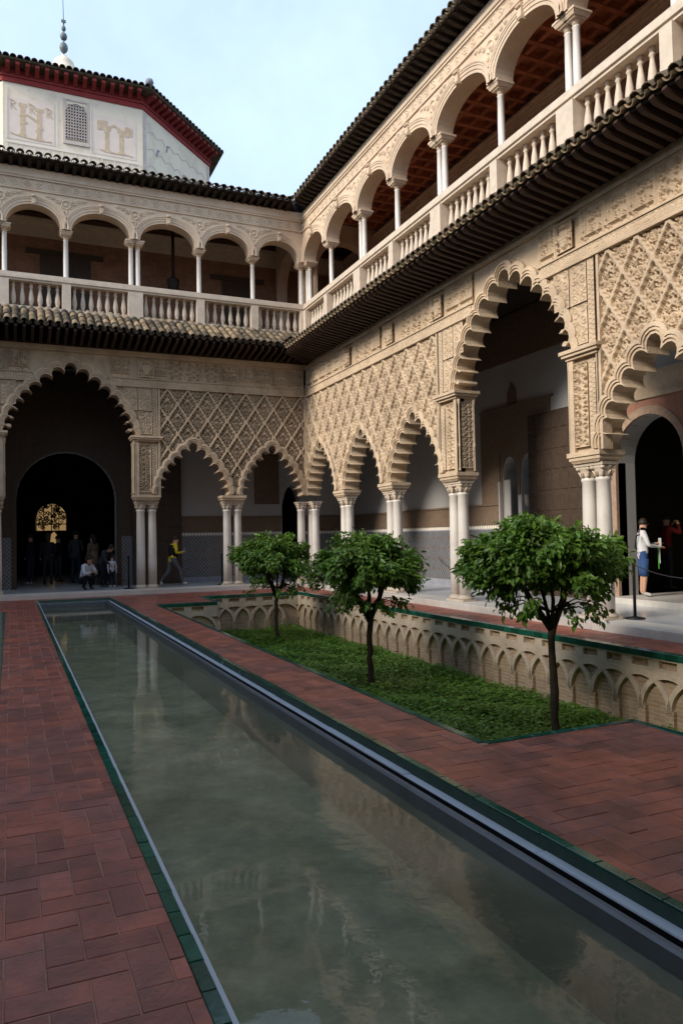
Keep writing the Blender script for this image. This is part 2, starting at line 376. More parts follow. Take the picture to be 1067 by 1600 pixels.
# ------------------------------------------------------------------ carved ornament (height fields)
def seg_dist(X, Z, pts):
    d = np.full(X.shape, 9.0)
    pts = np.asarray(pts, float)
    for (ax, az), (bx, bz) in zip(pts[:-1], pts[1:]):
        vx, vz = bx - ax, bz - az
        L2 = vx * vx + vz * vz + 1e-12
        t = np.clip(((X - ax) * vx + (Z - az) * vz) / L2, 0, 1)
        d = np.minimum(d, np.hypot(X - ax - t * vx, Z - az - t * vz))
    return d
def sstep(a, b, x):
    t = np.clip((x - a) / (b - a), 0, 1)
    return t * t * (3 - 2 * t)
def spiral(cx, cz, r, a0, turns, sgn=1, n=14):
    return [(cx + r * (1 - 0.85 * k / n) * math.cos(a0 + sgn * turns * 6.283 * k / n), cz + r * (1 - 0.85 * k / n) * math.sin(a0 + sgn * turns * 6.283 * k / n)) for k in range(n + 1)]
def relief(name, W, H, strokes, blobs, matl, depth=0.03, w=0.011, res=0.011, border=0.014, bars=(), holes=()):
    nx, nz = max(6, int(W / res)), max(6, int(H / res))
    X, Z = np.meshgrid(np.linspace(-W / 2, W / 2, nx), np.linspace(0, H, nz))
    h = np.zeros_like(X)
    for pts, ww in strokes:
        d = seg_dist(X, Z, pts)
        h = np.maximum(h, 1 - sstep(ww * 0.55, ww * 1.25, d))
    for (cx, cz, rx, rz, a) in blobs:
        c, s = math.cos(a), math.sin(a)
        u = ((X - cx) * c + (Z - cz) * s) / rx; v = (-(X - cx) * s + (Z - cz) * c) / rz
        h = np.maximum(h, 0.9 * (1 - sstep(0.6, 1.15, np.hypot(u, v))))
    e = np.minimum(np.minimum(X + W / 2, W / 2 - X), np.minimum(Z, H - Z))
    h = np.maximum(h, 1 - sstep(border * 0.7, border * 1.1, e))
    Yv = depth * (1 - h)
    for (cx, cz, r) in holes:
        Yv = Yv + 0.03 * (1 - sstep(r * 0.6, r, np.hypot(X - cx, Z - cz)))
    return grid_mesh(name, X, Yv, Z, matl)
def arabesque(W, H, seed, n=None):
    r = random.Random(seed); st = []; bl = []
    hw = W / 2 - 0.02
    cell = min(hw, 0.17)
    rows = max(2, int(H / (cell * 0.8)))
    cols = max(1, int(hw / cell + 0.4))
    for i in range(rows):
        cz = (i + 0.5) * H / rows
        for j in range(cols):
            cx = (j + 0.5) * hw / cols + 0.008
            rad = 0.42 * min(hw / cols, H / rows) * r.uniform(0.95, 1.25)
            a0 = r.uniform(0, 6.28); sg = r.choice((-1, 1)); tn = r.uniform(1.0, 1.5)
            for mz in (1, -1):
                sp = [(mz * p[0], p[1]) for p in spiral(cx, cz, rad, a0, tn, sg)]
                st.append((sp, 0.010))
                for k in (3, 7, 11):
                    p = sp[k]; bl.append((p[0], p[1], 0.026, 0.013, mz * (a0 + k)))
        if i: st.append(([(-0.045, cz - H / rows / 2 - 0.03), (0, cz - H / rows / 2 + 0.03), (0.045, cz - H / rows / 2 - 0.03)], 0.009))
    return st, bl
def script(W, H, seed):
    """angular inscription: tall stems, a base line, bowls and filling scrolls"""
    r = random.Random(seed); st = []; bl = []
    x = -W / 2 + 0.05; base = H * 0.20
    st.append(([(-W / 2 + 0.03, base), (W / 2 - 0.03, base)], 0.013))
    while x < W / 2 - 0.04:
        k = r.random()
        if k < 0.55:
            t = r.choice((H * 0.9, H * 0.82, H * 0.88)); st.append(([(x, base), (x, t), (x + r.choice((-0.02, 0.02)), t + 0.02)], 0.012))
            if r.random() < 0.4: st.append(([(x, H * 0.55), (x + 0.035, H * 0.62), (x + 0.05, H * 0.55)], 0.010))
            x += r.uniform(0.05, 0.075)
        elif k < 0.8:
            st.append((spiral(x + 0.02, base + 0.05, 0.045, 0, 1.0), 0.011)); x += 0.085
            st.append((spiral(x - 0.06, H * 0.62, 0.05, r.uniform(0, 6), 1.1), 0.009))
        else:
            st.append(([(x, base), (x, H * 0.42), (x + 0.05, H * 0.42), (x + 0.05, base)], 0.011)); x += 0.09
            bl.append((x - 0.06, H * 0.62, 0.03, 0.018, r.uniform(0, 3))); bl.append((x - 0.05, H * 0.8, 0.025, 0.016, r.uniform(0, 3)))
    for _ in range(int(W * 26)):
        bl.append((r.uniform(-W / 2, W / 2), r.uniform(0.04, H - 0.04), 0.02, 0.010, r.uniform(0, 3)))
    for _ in range(int(W * 8)):
        st.append((spiral(r.uniform(-W / 2 + .04, W / 2 - .04), r.uniform(0.06, H - 0.06), 0.035, r.uniform(0, 6), 1.0), 0.007))
    return st, bl
def scroll_band(W, H, seed):
    r = random.Random(seed); st = []; bl = []
    n = max(1, int(W / (H * 0.85)))
    for i in range(n):
        cx = -W / 2 + (i + 0.5) * W / n; sg = 1 if i % 2 else -1
        st.append((spiral(cx, H / 2, H * 0.36, -1.57 * sg, 1.3, sg), 0.011))
        for k in range(5):
            a = r.uniform(0, 6.28); bl.append((cx + H * .33 * math.cos(a), H / 2 + H * .33 * math.sin(a), 0.03, 0.013, a))
    return st, bl
S = M['stucco']; S2 = M['stucco2']
ORN = {}
for k in range(3):
    ORN['script%d' % k] = relief('inscription_panel', 0.53, 0.60, *script(0.53, 0.60, 10 + k), S, depth=0.058, res=0.0105)
    ORN['arab%d' % k] = relief('arabesque_panel', 0.53, 0.60, *arabesque(0.53, 0.60, 30 + k), S, depth=0.058, res=0.0105)
    ORN['small%d' % k] = relief('small_inscription', 0.53, 0.17, *script(0.53, 0.17, 20 + k), S, depth=0.016, res=0.010)
    ORN['scroll%d' % k] = relief('scroll_panel', 0.62, 0.245, *scroll_band(0.62, 0.245, 40 + k), S2, depth=0.024, res=0.0105)
ORN['pier'] = relief('carved_pier_panel', 0.40, 1.40, *arabesque(0.40, 1.40, 51), S, depth=0.058, res=0.0105)
ORN['jamb'] = relief('carved_jamb_panel', 0.30, 1.40, *arabesque(0.30, 1.40, 52), S, depth=0.028, res=0.011)
zz = []
for i in range(17):
    z0 = 0.03 + i * 0.08
    zz.append(([(-0.05, z0), (0.05, z0 + 0.03), (-0.05, z0 + 0.06), (0.02, z0 + 0.075)], 0.009))
ORN['strip'] = relief('carved_strip', 0.15, 1.40, zz, [], S, depth=0.018, res=0.010)
ORN['upstrip'] = relief('carved_strip', 0.15, 1.40, zz, [], S, depth=0.018, res=0.010)
ORN['uppier'] = relief('carved_spandrel_panel', 0.40, 0.66, *arabesque(0.40, 0.66, 54), S, depth=0.022, res=0.0105)

LW, LH = 0.60, 0.88
def lozenge_depth(x, z):
    """recess (metres) inside one lozenge, x,z from its centre"""
    t = np.abs(x) / (LW / 2) + np.abs(z) / (LH / 2)
    along = np.abs(z) / (LH / 2)
    rib = sstep(0.855, 0.90, t + 0.032 * np.cos(along * 6.283 * 4.5))
    inner = sstep(0.70, 0.75, t) * (1 - sstep(0.77, 0.82, t)) * 0.45
    orn = np.zeros_like(x)
    th = np.arctan2(z + 0.10, x); rr = np.hypot(x, z + 0.10)
    orn = np.maximum(orn, (1 - sstep(0.075, 0.088, rr)) * (0.62 + 0.3 * np.cos(13 * th)))
    orn = np.maximum(orn, 0.85 * np.exp(-((rr - 0.108) / 0.010) ** 2))
    th2 = np.arctan2(z - 0.12, x); r2 = np.hypot(x, z - 0.12)
    orn = np.maximum(orn, 0.8 * (1 - sstep(0.8, 1.1, r2 / (0.055 * (1 + 0.35 * np.cos(5 * th2 - 1.57 * 5))))))
    for sx in (1, -1):
        for pts in (spiral(sx * 0.115, 0.06, 0.05, 1.0, 1.0, sx), spiral(sx * 0.06, -0.25, 0.045, 2.0, 1.0, -sx), spiral(sx * 0.055, 0.25, 0.04, 4.0, 1.0, sx), spiral(sx * 0.17, -0.03, 0.035, 0, 1.0, sx)):
            orn = np.maximum(orn, 0.85 * (1 - sstep(0.007, 0.014, seg_dist(x, z, pts))))
    orn = orn * (1 - sstep(0.74, 0.80, t))
    tex = 0.34 + 0.10 * np.cos(x * 95 + 3 * np.cos(z * 60)) * np.cos(z * 80)
    h = np.maximum(rib, np.maximum(orn * 0.84, tex * (1 - sstep(0.76, 0.82, t))))
    dep = 0.10 * (1 - h)
    for (cx, cz, r) in ((0.10, 0.13, 0.024), (-0.10, 0.13, 0.024), (0.045, 0.19, 0.020), (-0.045, 0.19, 0.020), (0, 0.31, 0.020), (0.15, 0.045, 0.018), (-0.15, 0.045, 0.018),
                        (0.035, 0.035, 0.018), (-0.035, 0.035, 0.018), (0.12, -0.14, 0.020), (-0.12, -0.14, 0.020), (0, -0.235, 0.020), (0.03, -0.32, 0.015), (-0.03, -0.32, 0.015), (0.19, 0.0, 0.016), (-0.19, 0.0, 0.016), (0.085, -0.02, 0.017), (-0.085, -0.02, 0.017), (0.075, -0.20, 0.016), (-0.075, -0.20, 0.016), (0.0, 0.235, 0.016), (0.125, 0.085, 0.015), (-0.125, 0.085, 0.015), (0, 0.065, 0.014)):
        dep = np.maximum(dep, 0.175 * (1 - sstep(r * 1.0, r * 1.35, np.hypot(x - cx, z - cz))))
    return np.clip(dep, 0, 0.175)
NL = 62
_a, _b = np.meshgrid(np.linspace(0, 1, NL), np.linspace(0, 1, NL))
LZX = (_a - _b) * LW / 2
LZZ = (_a + _b - 1) * LH / 2
LZD = lozenge_depth(LZX, LZZ)
LOZ = grid_mesh('carved_lozenge', LZX, LZD, LZZ, S)

def in_poly(px, pz, poly):
    poly = np.asarray(poly); ins = np.zeros(px.shape, bool)
    n = len(poly); j = n - 1
    for i in range(n):
        xi, zi = poly[i]; xj, zj = poly[j]
        if zi != zj:
            c = ((zi > pz) != (zj > pz)) & (px < (xj - xi) * (pz - zi) / (zj - zi) + xi)
            ins ^= c
        j = i
    return ins

# ------------------------------------------------------------------ lobed arches
BIG = ([(0.34, 0.15), (0.66, 0.36), (0.93, 0.60), (1.16, 0.84), (1.34, 1.09), (1.47, 1.34), (1.555, 1.58), (1.60, 1.80)], 6.44, 4.60, 0.165)
SMALL = ([(0.255, 0.19), (0.47, 0.41), (0.65, 0.62), (0.80, 0.85), (0.90, 1.09), (0.945, 1.33)], 4.32, 2.90, 0.135)
def lobed_paths(spec, cx, sx=1.0, ks=(0, 0.05, 0.10, 0.17), na=7):
    side, z0, zs, r0 = spec
    C = [(-a * sx, z0 - b) for a, b in side[::-1]] + [(0, z0)] + [(a * sx, z0 - b) for a, b in side]
    n = len(C)
    V = [Vector(c) for c in C]
    paths = []
    for k in ks:
        cusps = []
        lim = []
        # end points: vertical mirror at the springing line
        for i in range(n - 1):
            mid = (V[i] + V[i + 1]) / 2; dv = V[i + 1] - V[i]; dist = dv.length
            nrm = Vector((-dv.y, dv.x)).normalized()          # left-to-right travel: outward is up
            if k == 0: off = -0.045
            else: off = math.sqrt(max(1e-4, (max(r0 + k, dist * 0.5) ** 2 - dist * dist / 4))) - 0.02
            cusps.append(mid + nrm * off)
        rr = r0 + k
        st = Vector((V[0].x - rr * (0.85 if k else 0.80), zs)); en = Vector((V[-1].x + rr * (0.85 if k else 0.80), zs))
        cusps = [st] + cusps + [en]
        pts = []
        for i in range(n):
            a = cusps[i] - V[i]; b = cusps[i + 1] - V[i]
            ta = math.atan2(a.y, a.x); tb = math.atan2(b.y, b.x)
            while tb > ta: tb -= 2 * math.pi
            for q in range(na):
                t = q / na; th = ta + (tb - ta) * t
                rq = rr + ((a.length - rr) * max(0, 1 - 5 * t) ** 1.5 + (b.length - rr) * max(0, 5 * t - 4) ** 1.5)
                pts.append((cx + V[i].x + rq * math.cos(th), max(zs, V[i].y + rq * math.sin(th))))
        pts.append((cx + en.x, en.y))
        paths.append(pts)
    return paths
# ------------------------------------------------------------------ shared pieces of the wings
T = 0.45          # arcade wall thickness
WF = 0.19         # body face lies this far behind the carved front
GB = 2.70         # gallery back wall
def column_meshes():
    sh = MB(); sh.lathe([(0.125, 0.24), (0.128, 0.9), (0.118, 2.0), (0.112, 2.38), (0.128, 2.40), (0.130, 2.43), (0.114, 2.455)], 16)
    ba = MB(); ba.box(-0.165, 0.165, -0.165, 0.165, 0.135, 0.175)
    ba.lathe([(0.160, 0.175), (0.172, 0.195), (0.160, 0.218), (0.140, 0.225), (0.138, 0.238), (0.127, 0.262)], 16)
    ca = MB(); ca.lathe([(0.114, 2.455), (0.122, 2.50), (0.128, 2.55), (0.150, 2.60), (0.165, 2.63)], 16)
    for k in range(8):
        a = k * math.pi / 4; c, s = math.cos(a), math.sin(a)
        ca.tube([(0.118 * c, 0.118 * s, 2.46), (0.140 * c, 0.140 * s, 2.53), (0.168 * c, 0.168 * s, 2.545), (0.165 * c, 0.165 * s, 2.52)], [0.022, 0.024, 0.018, 0.008], 5)
    for k in range(4):
        a = math.pi / 4 + k * math.pi / 2; c, s = math.cos(a), math.sin(a)
        ca.lathe([(0.0, 2.575), (0.036, 2.585), (0.046, 2.61), (0.036, 2.64), (0.0, 2.65)], 8, (0.165 * c, 0.165 * s, 0))
    ca.box(-0.165, 0.165, -0.165, 0.165, 2.64, 2.69, top=(-0.012, -0.012))
    return sh.mesh('column', M['marble']), ba.mesh('base', M['marble_old']), ca.mesh('capital', M['marble_old'])
COL_SH, COL_BA, COL_CA = column_meshes()
def upcol_meshes():
    sh = MB(); sh.lathe([(0.085, 9.02), (0.085, 9.05), (0.070, 9.07), (0.070, 9.6), (0.062, 10.12), (0.074, 10.135), (0.062, 10.15)], 12)
    ca = MB(); ca.lathe([(0.062, 10.15), (0.072, 10.20), (0.085, 10.22), (0.10, 10.235)], 12)
    ca.box(-0.105, 0.105, -0.125, 0.125, 10.235, 10.265); ca.box(-0.13, 0.13, -0.16, 0.16, 10.265, 10.33, top=(-0.03, -0.03)); ca.box(-0.175, 0.175, -0.20, 0.20, 10.33, 10.37)
    return sh.mesh('upper_column', M['marble']), ca.mesh('capital', M['stucco2'])
UP_SH, UP_CA = upcol_meshes()
def baluster_mesh():
    b = MB()
    b.box(-0.05, 0.05, -0.05, 0.05, 8.08, 8.13)
    b.lathe([(0.050, 8.13), (0.058, 8.16), (0.040, 8.19), (0.064, 8.26), (0.074, 8.34), (0.060, 8.46), (0.040, 8.58), (0.034, 8.66), (0.052, 8.68), (0.052, 8.70), (0.034, 8.715), (0.045, 8.76), (0.056, 8.80)], 10)
    return b.mesh('baluster', M['marble_old'])
BAL = baluster_mesh()
def tile_mesh(m, conc=False, L=0.44, r0=0.082, r1=0.098):
    """half-round tile, axis along -y (downhill end at y=0), upper end at y=L; open shell with thickness"""
    b = MB(); n = 7; vs = []; fs = []
    for (y, r) in ((0, r1 if not conc else r0), (L, r0 if not conc else r1)):
        for t in (0.0, 0.016):
            for k in range(n):
                a = math.pi * k / (n - 1)
                z = (r - t) * math.sin(a) * (-1 if conc else 1)
                vs.append((-(r - t) * math.cos(a), y, z))
    o = lambda i, j, k: i * 2 * n + j * n + k
    for k in range(n - 1):
        fs.append((o(0, 0, k), o(0, 0, k + 1), o(1, 0, k + 1), o(1, 0, k)))
        fs.append((o(0, 1, k), o(1, 1, k), o(1, 1, k + 1), o(0, 1, k + 1)))
        fs.append((o(0, 0, k), o(0, 1, k), o(0, 1, k + 1), o(0, 0, k + 1)))
    b.add(vs, fs, 0, True)
    return b
TILE = tile_mesh(0).mesh('roof_tile', M['tile']); TILE_D = tile_mesh(0).mesh('roof_tile', M['tile_dark'])
PAN = tile_mesh(0, True).mesh('pan_tile', M['tile']); PAN_D = tile_mesh(0, True).mesh('pan_tile', M['tile_dark'])

def merge_mesh(mb, me, mat4, mi=0):
    vs = [mat4 @ v.co for v in me.vertices]
    mb.add(vs, [tuple(p.vertices) for p in me.polygons], mi, True)

def shield_mesh():
    nx, nz = 44, 46; W, H = 0.46, 0.52
    X, Z = np.meshgrid(np.linspace(-W / 2, W / 2, nx), np.linspace(0, H, nz))
    h = np.zeros_like(X)
    sh = in_poly(X, Z, [(-0.10, 0.36), (0.10, 0.36), (0.105, 0.2), (0.07, 0.11), (0, 0.06), (-0.07, 0.11), (-0.105, 0.2)])
    h = np.where(sh, 0.75, h)
    h = np.where(sh & (np.abs(X) < 0.012), 0.95, h); h = np.where(sh & (np.abs(Z - 0.23) < 0.012), 0.95, h)
    for (cx, cz, r) in ((-0.05, 0.29, 0.028), (0.05, 0.29, 0.028), (-0.045, 0.17, 0.028), (0.045, 0.17, 0.028), (0, 0.44, 0.045), (-0.06, 0.42, 0.03), (0.06, 0.42, 0.03), (-0.17, 0.30, 0.035), (0.17, 0.30, 0.035), (-0.16, 0.2, 0.03), (0.16, 0.2, 0.03), (-0.14, 0.1, 0.03), (0.14, 0.1, 0.03)):
        h = np.maximum(h, 1.0 * (1 - sstep(r * 0.5, r * 1.1, np.hypot(X - cx, Z - cz))))
    for sx in (1, -1):
        h = np.maximum(h, 0.8 * (1 - sstep(0.012, 0.02, seg_dist(X, Z, spiral(sx * 0.15, 0.25, 0.06, 1, 1.2, sx)))))
    e = np.minimum(np.minimum(X + W / 2, W / 2 - X), np.minimum(Z, H - Z))
    h = np.maximum(h, 0.8 * (1 - sstep(0.02, 0.026, e)))
    return grid_mesh('shield', X, -0.075 * h, Z, M['stucco'])
SHIELD = shield_mesh()

def upper_arch_path(cx, hw, zs=10.37, rise=0.60, n=22, off=0.0):
    return [(cx - (hw + off) * math.cos(math.pi * k / n), zs + (rise + off) * math.sin(math.pi * k / n) ** 0.92) for k in range(n + 1)]

def band(mb, rings, mi=0, smooth=False):
    """rings: list of equal-length 3D point lists, bridged in order"""
    n = len(rings[0]); vs = [p for r in rings for p in r]; fs = []
    for i in range(len(rings) - 1):
        for k in range(n - 1):
            fs.append((i * n + k, (i + 1) * n + k, (i + 1) * n + k + 1, i * n + k + 1))
    mb.add(vs, fs, mi, smooth)

def wing(root, half0, half1, arches, pairs, upcols, sebka, vis, detail, shields=(), corner=None, storeys=2, ez=0.0):
    """local frame of root: x along the front, y into the wall, z up; vis = (x0, x1) where fine pieces are built"""
    v0, v1 = vis
    inv = lambda x: v0 <= x <= v1
    # ---- lower arcade wall body
    poly = []
    arcs = sorted(arches, key=lambda a: a[0])
    allp = []
    poly.append((half0, 2.88))
    for (cx, spec, sx) in arcs:
        P = lobed_paths(spec, cx, sx) if detail and inv(cx) else lobed_paths(spec, cx, sx, na=3)
        allp.append((cx, spec, sx, P))
        p0 = P[0]
        if spec is BIG:
            poly.append((p0[0][0], 2.88)); poly += p0; poly.append((p0[-1][0], 2.88))
        else:
            poly.append((p0[0][0], 2.88)); poly += p0; poly.append((p0[-1][0], 2.88))
    poly += [(half1, 2.88), (half1, 7.90), (half0, 7.90)]
    clean = [poly[0]]
    for p in poly[1:]:
        if abs(p[0] - clean[-1][0]) + abs(p[1] - clean[-1][1]) > 1e-4: clean.append(p)
    w = MB(); w.prism_y(clean, WF, T)
    w.build('arcade_wall', M['stucco'], root)
    # ---- columns
    cxs = []
    for px in pairs:
        for dx in (-0.165, 0.165): cxs.append((px + dx, 0.225))
    if corner: cxs += corner
    for (x, y) in cxs:
        c = inst('column', COL_SH, root, (x, y, 0))
        if detail and v0 - 1 <= x <= v1 + 1:
            inst('base', COL_BA, c); inst('capital', COL_CA, c)
    for px in pairs:
        b = MB(); b.box(px - 0.30, px + 0.30, 0.02, 0.43, 2.692, 2.74, top=(-0.05, -0.03)); b.box(px - 0.36, px + 0.36, -0.02, T + 0.02, 2.74, 2.80); b.box(px - 0.385, px + 0.385, -0.045, T + 0.045, 2.80, 2.876)
        b.build('impost', M['stucco'], root)
    # ---- gallery shell
    g = MB(); g.box(half0 - 3.2, half1 + 3.2, GB, GB + 0.3, 0.05, 12.0)
    g2 = MB(); g2.box(half0 - 3.2, half1 + 3.2, T + 0.002, GB - 0.002, 7.0, 7.6)
    g2.build('gallery_ceiling', M['dark_wood'], root)
    if storeys == 1:
        lo = MB(); lo.box(half0 - 3, half1 + 3, GB, GB + 0.3, 0.05, 7.6); lo.build('gallery_wall', M['plaster'], root)
        lo = MB(); lo.add([(half0, -1.06, 7.36), (half1, -1.06, 7.36), (half1, 3.2, 8.3), (half0, 3.2, 8.3), (half0, -1.0, 7.28), (half1, -1.0, 7.28), (half1, 3.2, 7.62), (half0, 3.2, 7.62)], [(0, 1, 2, 3), (4, 7, 6, 5), (0, 4, 5, 1)]); lo.build('roof', M['tile_dark'], root)
        return
    # ---- upper arcade wall
    ups = sorted(upcols)
    up = []
    hwid = []
    for a, b in zip(ups[:-1], ups[1:]):
        hwid.append(((a + b) / 2, (b - a) / 2 - 0.14))
    poly = [(half0, 10.37)]
    for cx, hw in hwid:
        poly += upper_arch_path(cx, hw)
    poly += [(half1, 10.37), (half1, 12.0), (half0, 12.0)]
    clean = [poly[0]]
    for p in poly[1:]:
        if abs(p[0] - clean[-1][0]) + abs(p[1] - clean[-1][1]) > 1e-4: clean.append(p)
    w = MB(); w.prism_y(clean, 0.0, 0.40); w.build('upper_arcade_wall', M['stucco2'], root)
    w = MB(); w.box(half0, half1, 0.0, 0.40, 7.902, 7.995); w.box(half0, half1, -0.05, 0.42, 7.995, 8.08); w.build('balustrade_plinth', M['marble_old'], root)
    w = MB(); w.box(half0, half1, T + 0.004, GB - 0.004, 7.95, 8.02); w.build('upper_floor', M['upper_brick'], root)
    # ---- upper columns, balustrade
    rail = MB(); rail.box(half0, half1, 0.02, 0.38, 8.802, 8.86); rail.box(half0, half1, -0.02, 0.42, 8.86, 8.945, ); rail.box(half0, half1, 0.0, 0.40, 8.945, 9.018)
    rl = rail.build('balustrade', M['marble_old'], root)
    for i, x in enumerate(ups):
        pair = upcols[x]
        xs = (x - 0.10, x + 0.10) if pair else (x,)
        ww = 0.21 if pair else 0.115
        b = MB(); b.box(x - ww, x + ww, -0.025, 0.40, 8.081, 8.80)
        b.build('post', M['marble_old'], rl)
        for q in xs:
            c = inst('upper_column', UP_SH, root, (q, 0.2, 0))
            inst('capital', UP_CA, c)
        if i < len(ups) - 1 and detail:
            x1 = ups[i + 1]; e0 = x + ww; e1 = x1 - (0.21 if upcols[x1] else 0.115)
            n = max(2, int(round((e1 - e0) / 0.232)))
            for k in range(n):
                bx = e0 + (k + 0.5) * (e1 - e0) / n
                if inv(bx): inst('baluster', BAL, rl, (bx, 0.2, 0), (0, 0, rng.uniform(0, 1)))
    # ---- lower eave : soffit, rafters, tiles
    x0, x1 = half0, half1
    OV = 1.06
    def zt(d): return 7.23 + ez + (OV - d) * (0.56 + ez * 0.45)       # roof surface at distance d in front of the wall
    ev = MB()
    def mitre(d): return (x0 + d if half0 > -90 else x0, x1 - d)
    a0, a1 = mitre(OV - 0.1); b0, b1 = x0, x1
    ev.add([(a0, -OV + 0.1, zt(OV - 0.1) - 0.09), (a1, -OV + 0.1, zt(OV - 0.1) - 0.09), (b1, WF, zt(0) - 0.13), (b0, WF, zt(0) - 0.13),
            (a0, -OV + 0.1, zt(OV - 0.1) - 0.05), (a1, -OV + 0.1, zt(OV - 0.1) - 0.05), (b1, WF, zt(0) - 0.03), (b0, WF, zt(0) - 0.03)],
           [(3, 2, 1, 0), (4, 5, 6, 7), (0, 1, 5, 4), (1, 2, 6, 5), (2, 3, 7, 6), (3, 0, 4, 7)])
    ev.box(x0 + 0.10, x1 - 0.10, -0.10, WF, 7.075, 7.70)
    ev.box(x0 + 0.10, x1 - 0.10, -0.03, WF, 7.062, 7.074)
    eave = ev.build('lower_eave', M['dark_wood'], root)
    raf = MB()
    slope = math.atan2(0.56, 1)
    # rafter: from wall out to the tip, lower edge almost level
    raf.add([(-0.04, -0.98, 7.22), (0.04, -0.98, 7.22), (0.04, 0.0, 7.40), (-0.04, 0.0, 7.40), (-0.04, -1.0, 7.17), (0.04, -1.0, 7.17), (0.04, -0.1, 6.985), (-0.04, -0.1, 6.985), (-0.04, -0.93, 7.115), (0.04, -0.93, 7.115)],
            [(0, 1, 2, 3), (4, 5, 1, 0), (8, 9, 5, 4), (7, 6, 9, 8), (1, 5, 9, 6, 2), (0, 3, 7, 8, 4)])
    rafm = raf.mesh('rafter', M['rafter'])
    P_ = 0.212
    nT = int((x1 - x0) / P_)
    rest = MB()
    top = TILE if detail == 2 else TILE_D
    for k in range(nT):
        x = x0 + (k + 0.5) * P_
        lim = min(x - x0, x1 - x)              # distance to mitre
        if inv(x) and detail:
            if lim > 0.95: inst('rafter', rafm, eave, (x, 0, ez * 0.8))
            elif lim > 0.15: inst('rafter', rafm, eave, (x, 0, ez * 0.8), (0, 0, 0), (1, min(1, lim), 1))
        for row in range(4):
            d = OV - row * 0.30
            y = -d
            if lim < d - 0.05 and lim < OV: continue
            own = detail and inv(x) and (row == 0 or detail == 2)
            jx = rng.uniform(-0.008, 0.008); jr = rng.uniform(-0.03, 0.03)
            rot = (slope + rng.uniform(-0.03, 0.01) + 0.03, 0, jr)
            me = top if (row or detail == 2) else TILE_D
            if detail == 2 and row and rng.random() < 0.5: me = TILE_D
            if detail == 2 and row == 0: me = TILE_D if rng.random() < 0.65 else TILE
            loc = (x + jx, y, zt(d) + 0.035 + rng.uniform(0, 0.012))
            if own: inst('roof_tile', me, eave, loc, rot)
            elif detail: merge_mesh(rest, TILE, Matrix.Translation(loc) @ Matrix.Rotation(rot[0], 4, 'X'))
            loc2 = (x + P_ / 2, y + 0.03, zt(d) + 0.055)
            if lim < d + 0.05: continue
            if detail and inv(x) and row == 0: inst('pan_tile', PAN if detail != 2 else PAN_D, eave, (loc2[0], y - 0.01, loc2[2] - 0.0), rot)
            elif detail and inv(x): merge_mesh(rest, PAN, Matrix.Translation(loc2) @ Matrix.Rotation(rot[0], 4, 'X'))
    if rest.v:
        o = rest.build('roof_tiles', M['tile'], eave); o['kind'] = 'stuff'
    # ---- upper eave
    OV2 = 0.52
    ev = MB()
    ev.add([(x0 + OV2, -OV2 + 0.06, 12.08), (x1 - OV2, -OV2 + 0.06, 12.08), (x1, 0.4, 12.04), (x0, 0.4, 12.04), (x0 + OV2, -OV2 + 0.06, 12.13), (x1 - OV2, -OV2 + 0.06, 12.13), (x1, 0.4, 12.5), (x0, 0.4, 12.5)],
           [(3, 2, 1, 0), (4, 5, 6, 7), (0, 1, 5, 4), (1, 2, 6, 5), (2, 3, 7, 6), (3, 0, 4, 7)])
    ue = ev.build('upper_eave', M['dark_wood'], root)
    cb = MB(); cb.add([(-0.05, -0.40, 12.075), (0.05, -0.40, 12.075), (0.05, 0, 12.055), (-0.05, 0, 12.055), (-0.05, -0.42, 12.03), (0.05, -0.42, 12.03), (0.05, -0.30, 11.985), (-0.05, -0.30, 11.985), (0.05, 0, 11.95), (-0.05, 0, 11.95)],
                      [(0, 1, 2, 3), (4, 5, 1, 0), (7, 6, 5, 4), (9, 8, 6, 7), (1, 5, 6, 8, 2), (0, 3, 9, 7, 4)])
    cbm = cb.mesh('corbel', M['dark_wood'])
    nC = int((x1 - x0) / 0.235)
    P2 = 0.235
    for k in range(nC):
        x = x0 + (k + 0.5) * P2
        lim = min(x - x0, x1 - x)
        if not (detail and inv(x)) or lim < OV2 - 0.1: continue
        inst('corbel', cbm, ue, (x, 0, 0))
        rot = (0.38 + rng.uniform(-0.03, 0.03), 0, rng.uniform(-0.04, 0.04))
        inst('roof_tile', TILE_D, ue, (x, -OV2, 12.13 + rng.uniform(0, 0.012)), rot, (1.08, 1, 1.08))
        if lim > OV2 + 0.05: inst('pan_tile', PAN_D, ue, (x + P2 / 2, -OV2 - 0.01, 12.145), (0.38, 0, 0), (1.1, 1, 1))
    rf = MB(); rf.add([(x0, 0.0, 12.28), (x1, 0.0, 12.28), (x1 + 3.0, 3.0, 13.2), (x0 - 3.0, 3.0, 13.2), (x1 + 3, 6.0, 12.4), (x0 - 3, 6.0, 12.4), (x0 - 3, 6.0, 12.1), (x1 + 3, 6.0, 12.1)], [(0, 1, 2, 3), (3, 2, 4, 5)])
    rf.box(x0 - 3, x1 + 3, 0.42, 5.9, 12.02, 12.12)
    rf.build('roof', M['tile_dark'], root)
    if not detail:
        g.build('gallery_wall', M['plaster'], root)
        return
    # ================================================= fine carving, in view
    # lobed mouldings
    for (cx, spec, sx, P) in allp:
        if not (v0 - 1.6 <= cx <= v1 + 1.6): continue
        a = MB()
        ys = [(3, WF + 0.002), (3, -0.012), (2, -0.030), (2, -0.005), (1, -0.020), (1, 0.010), (0, 0.0), (0, WF - 0.001)]
        rings = []
        for i, y in ys: rings.append([(p[0], y, p[1]) for p in P[i]])
        band(a, rings)
        a.build('lobed_arch', M['stucco'], root)
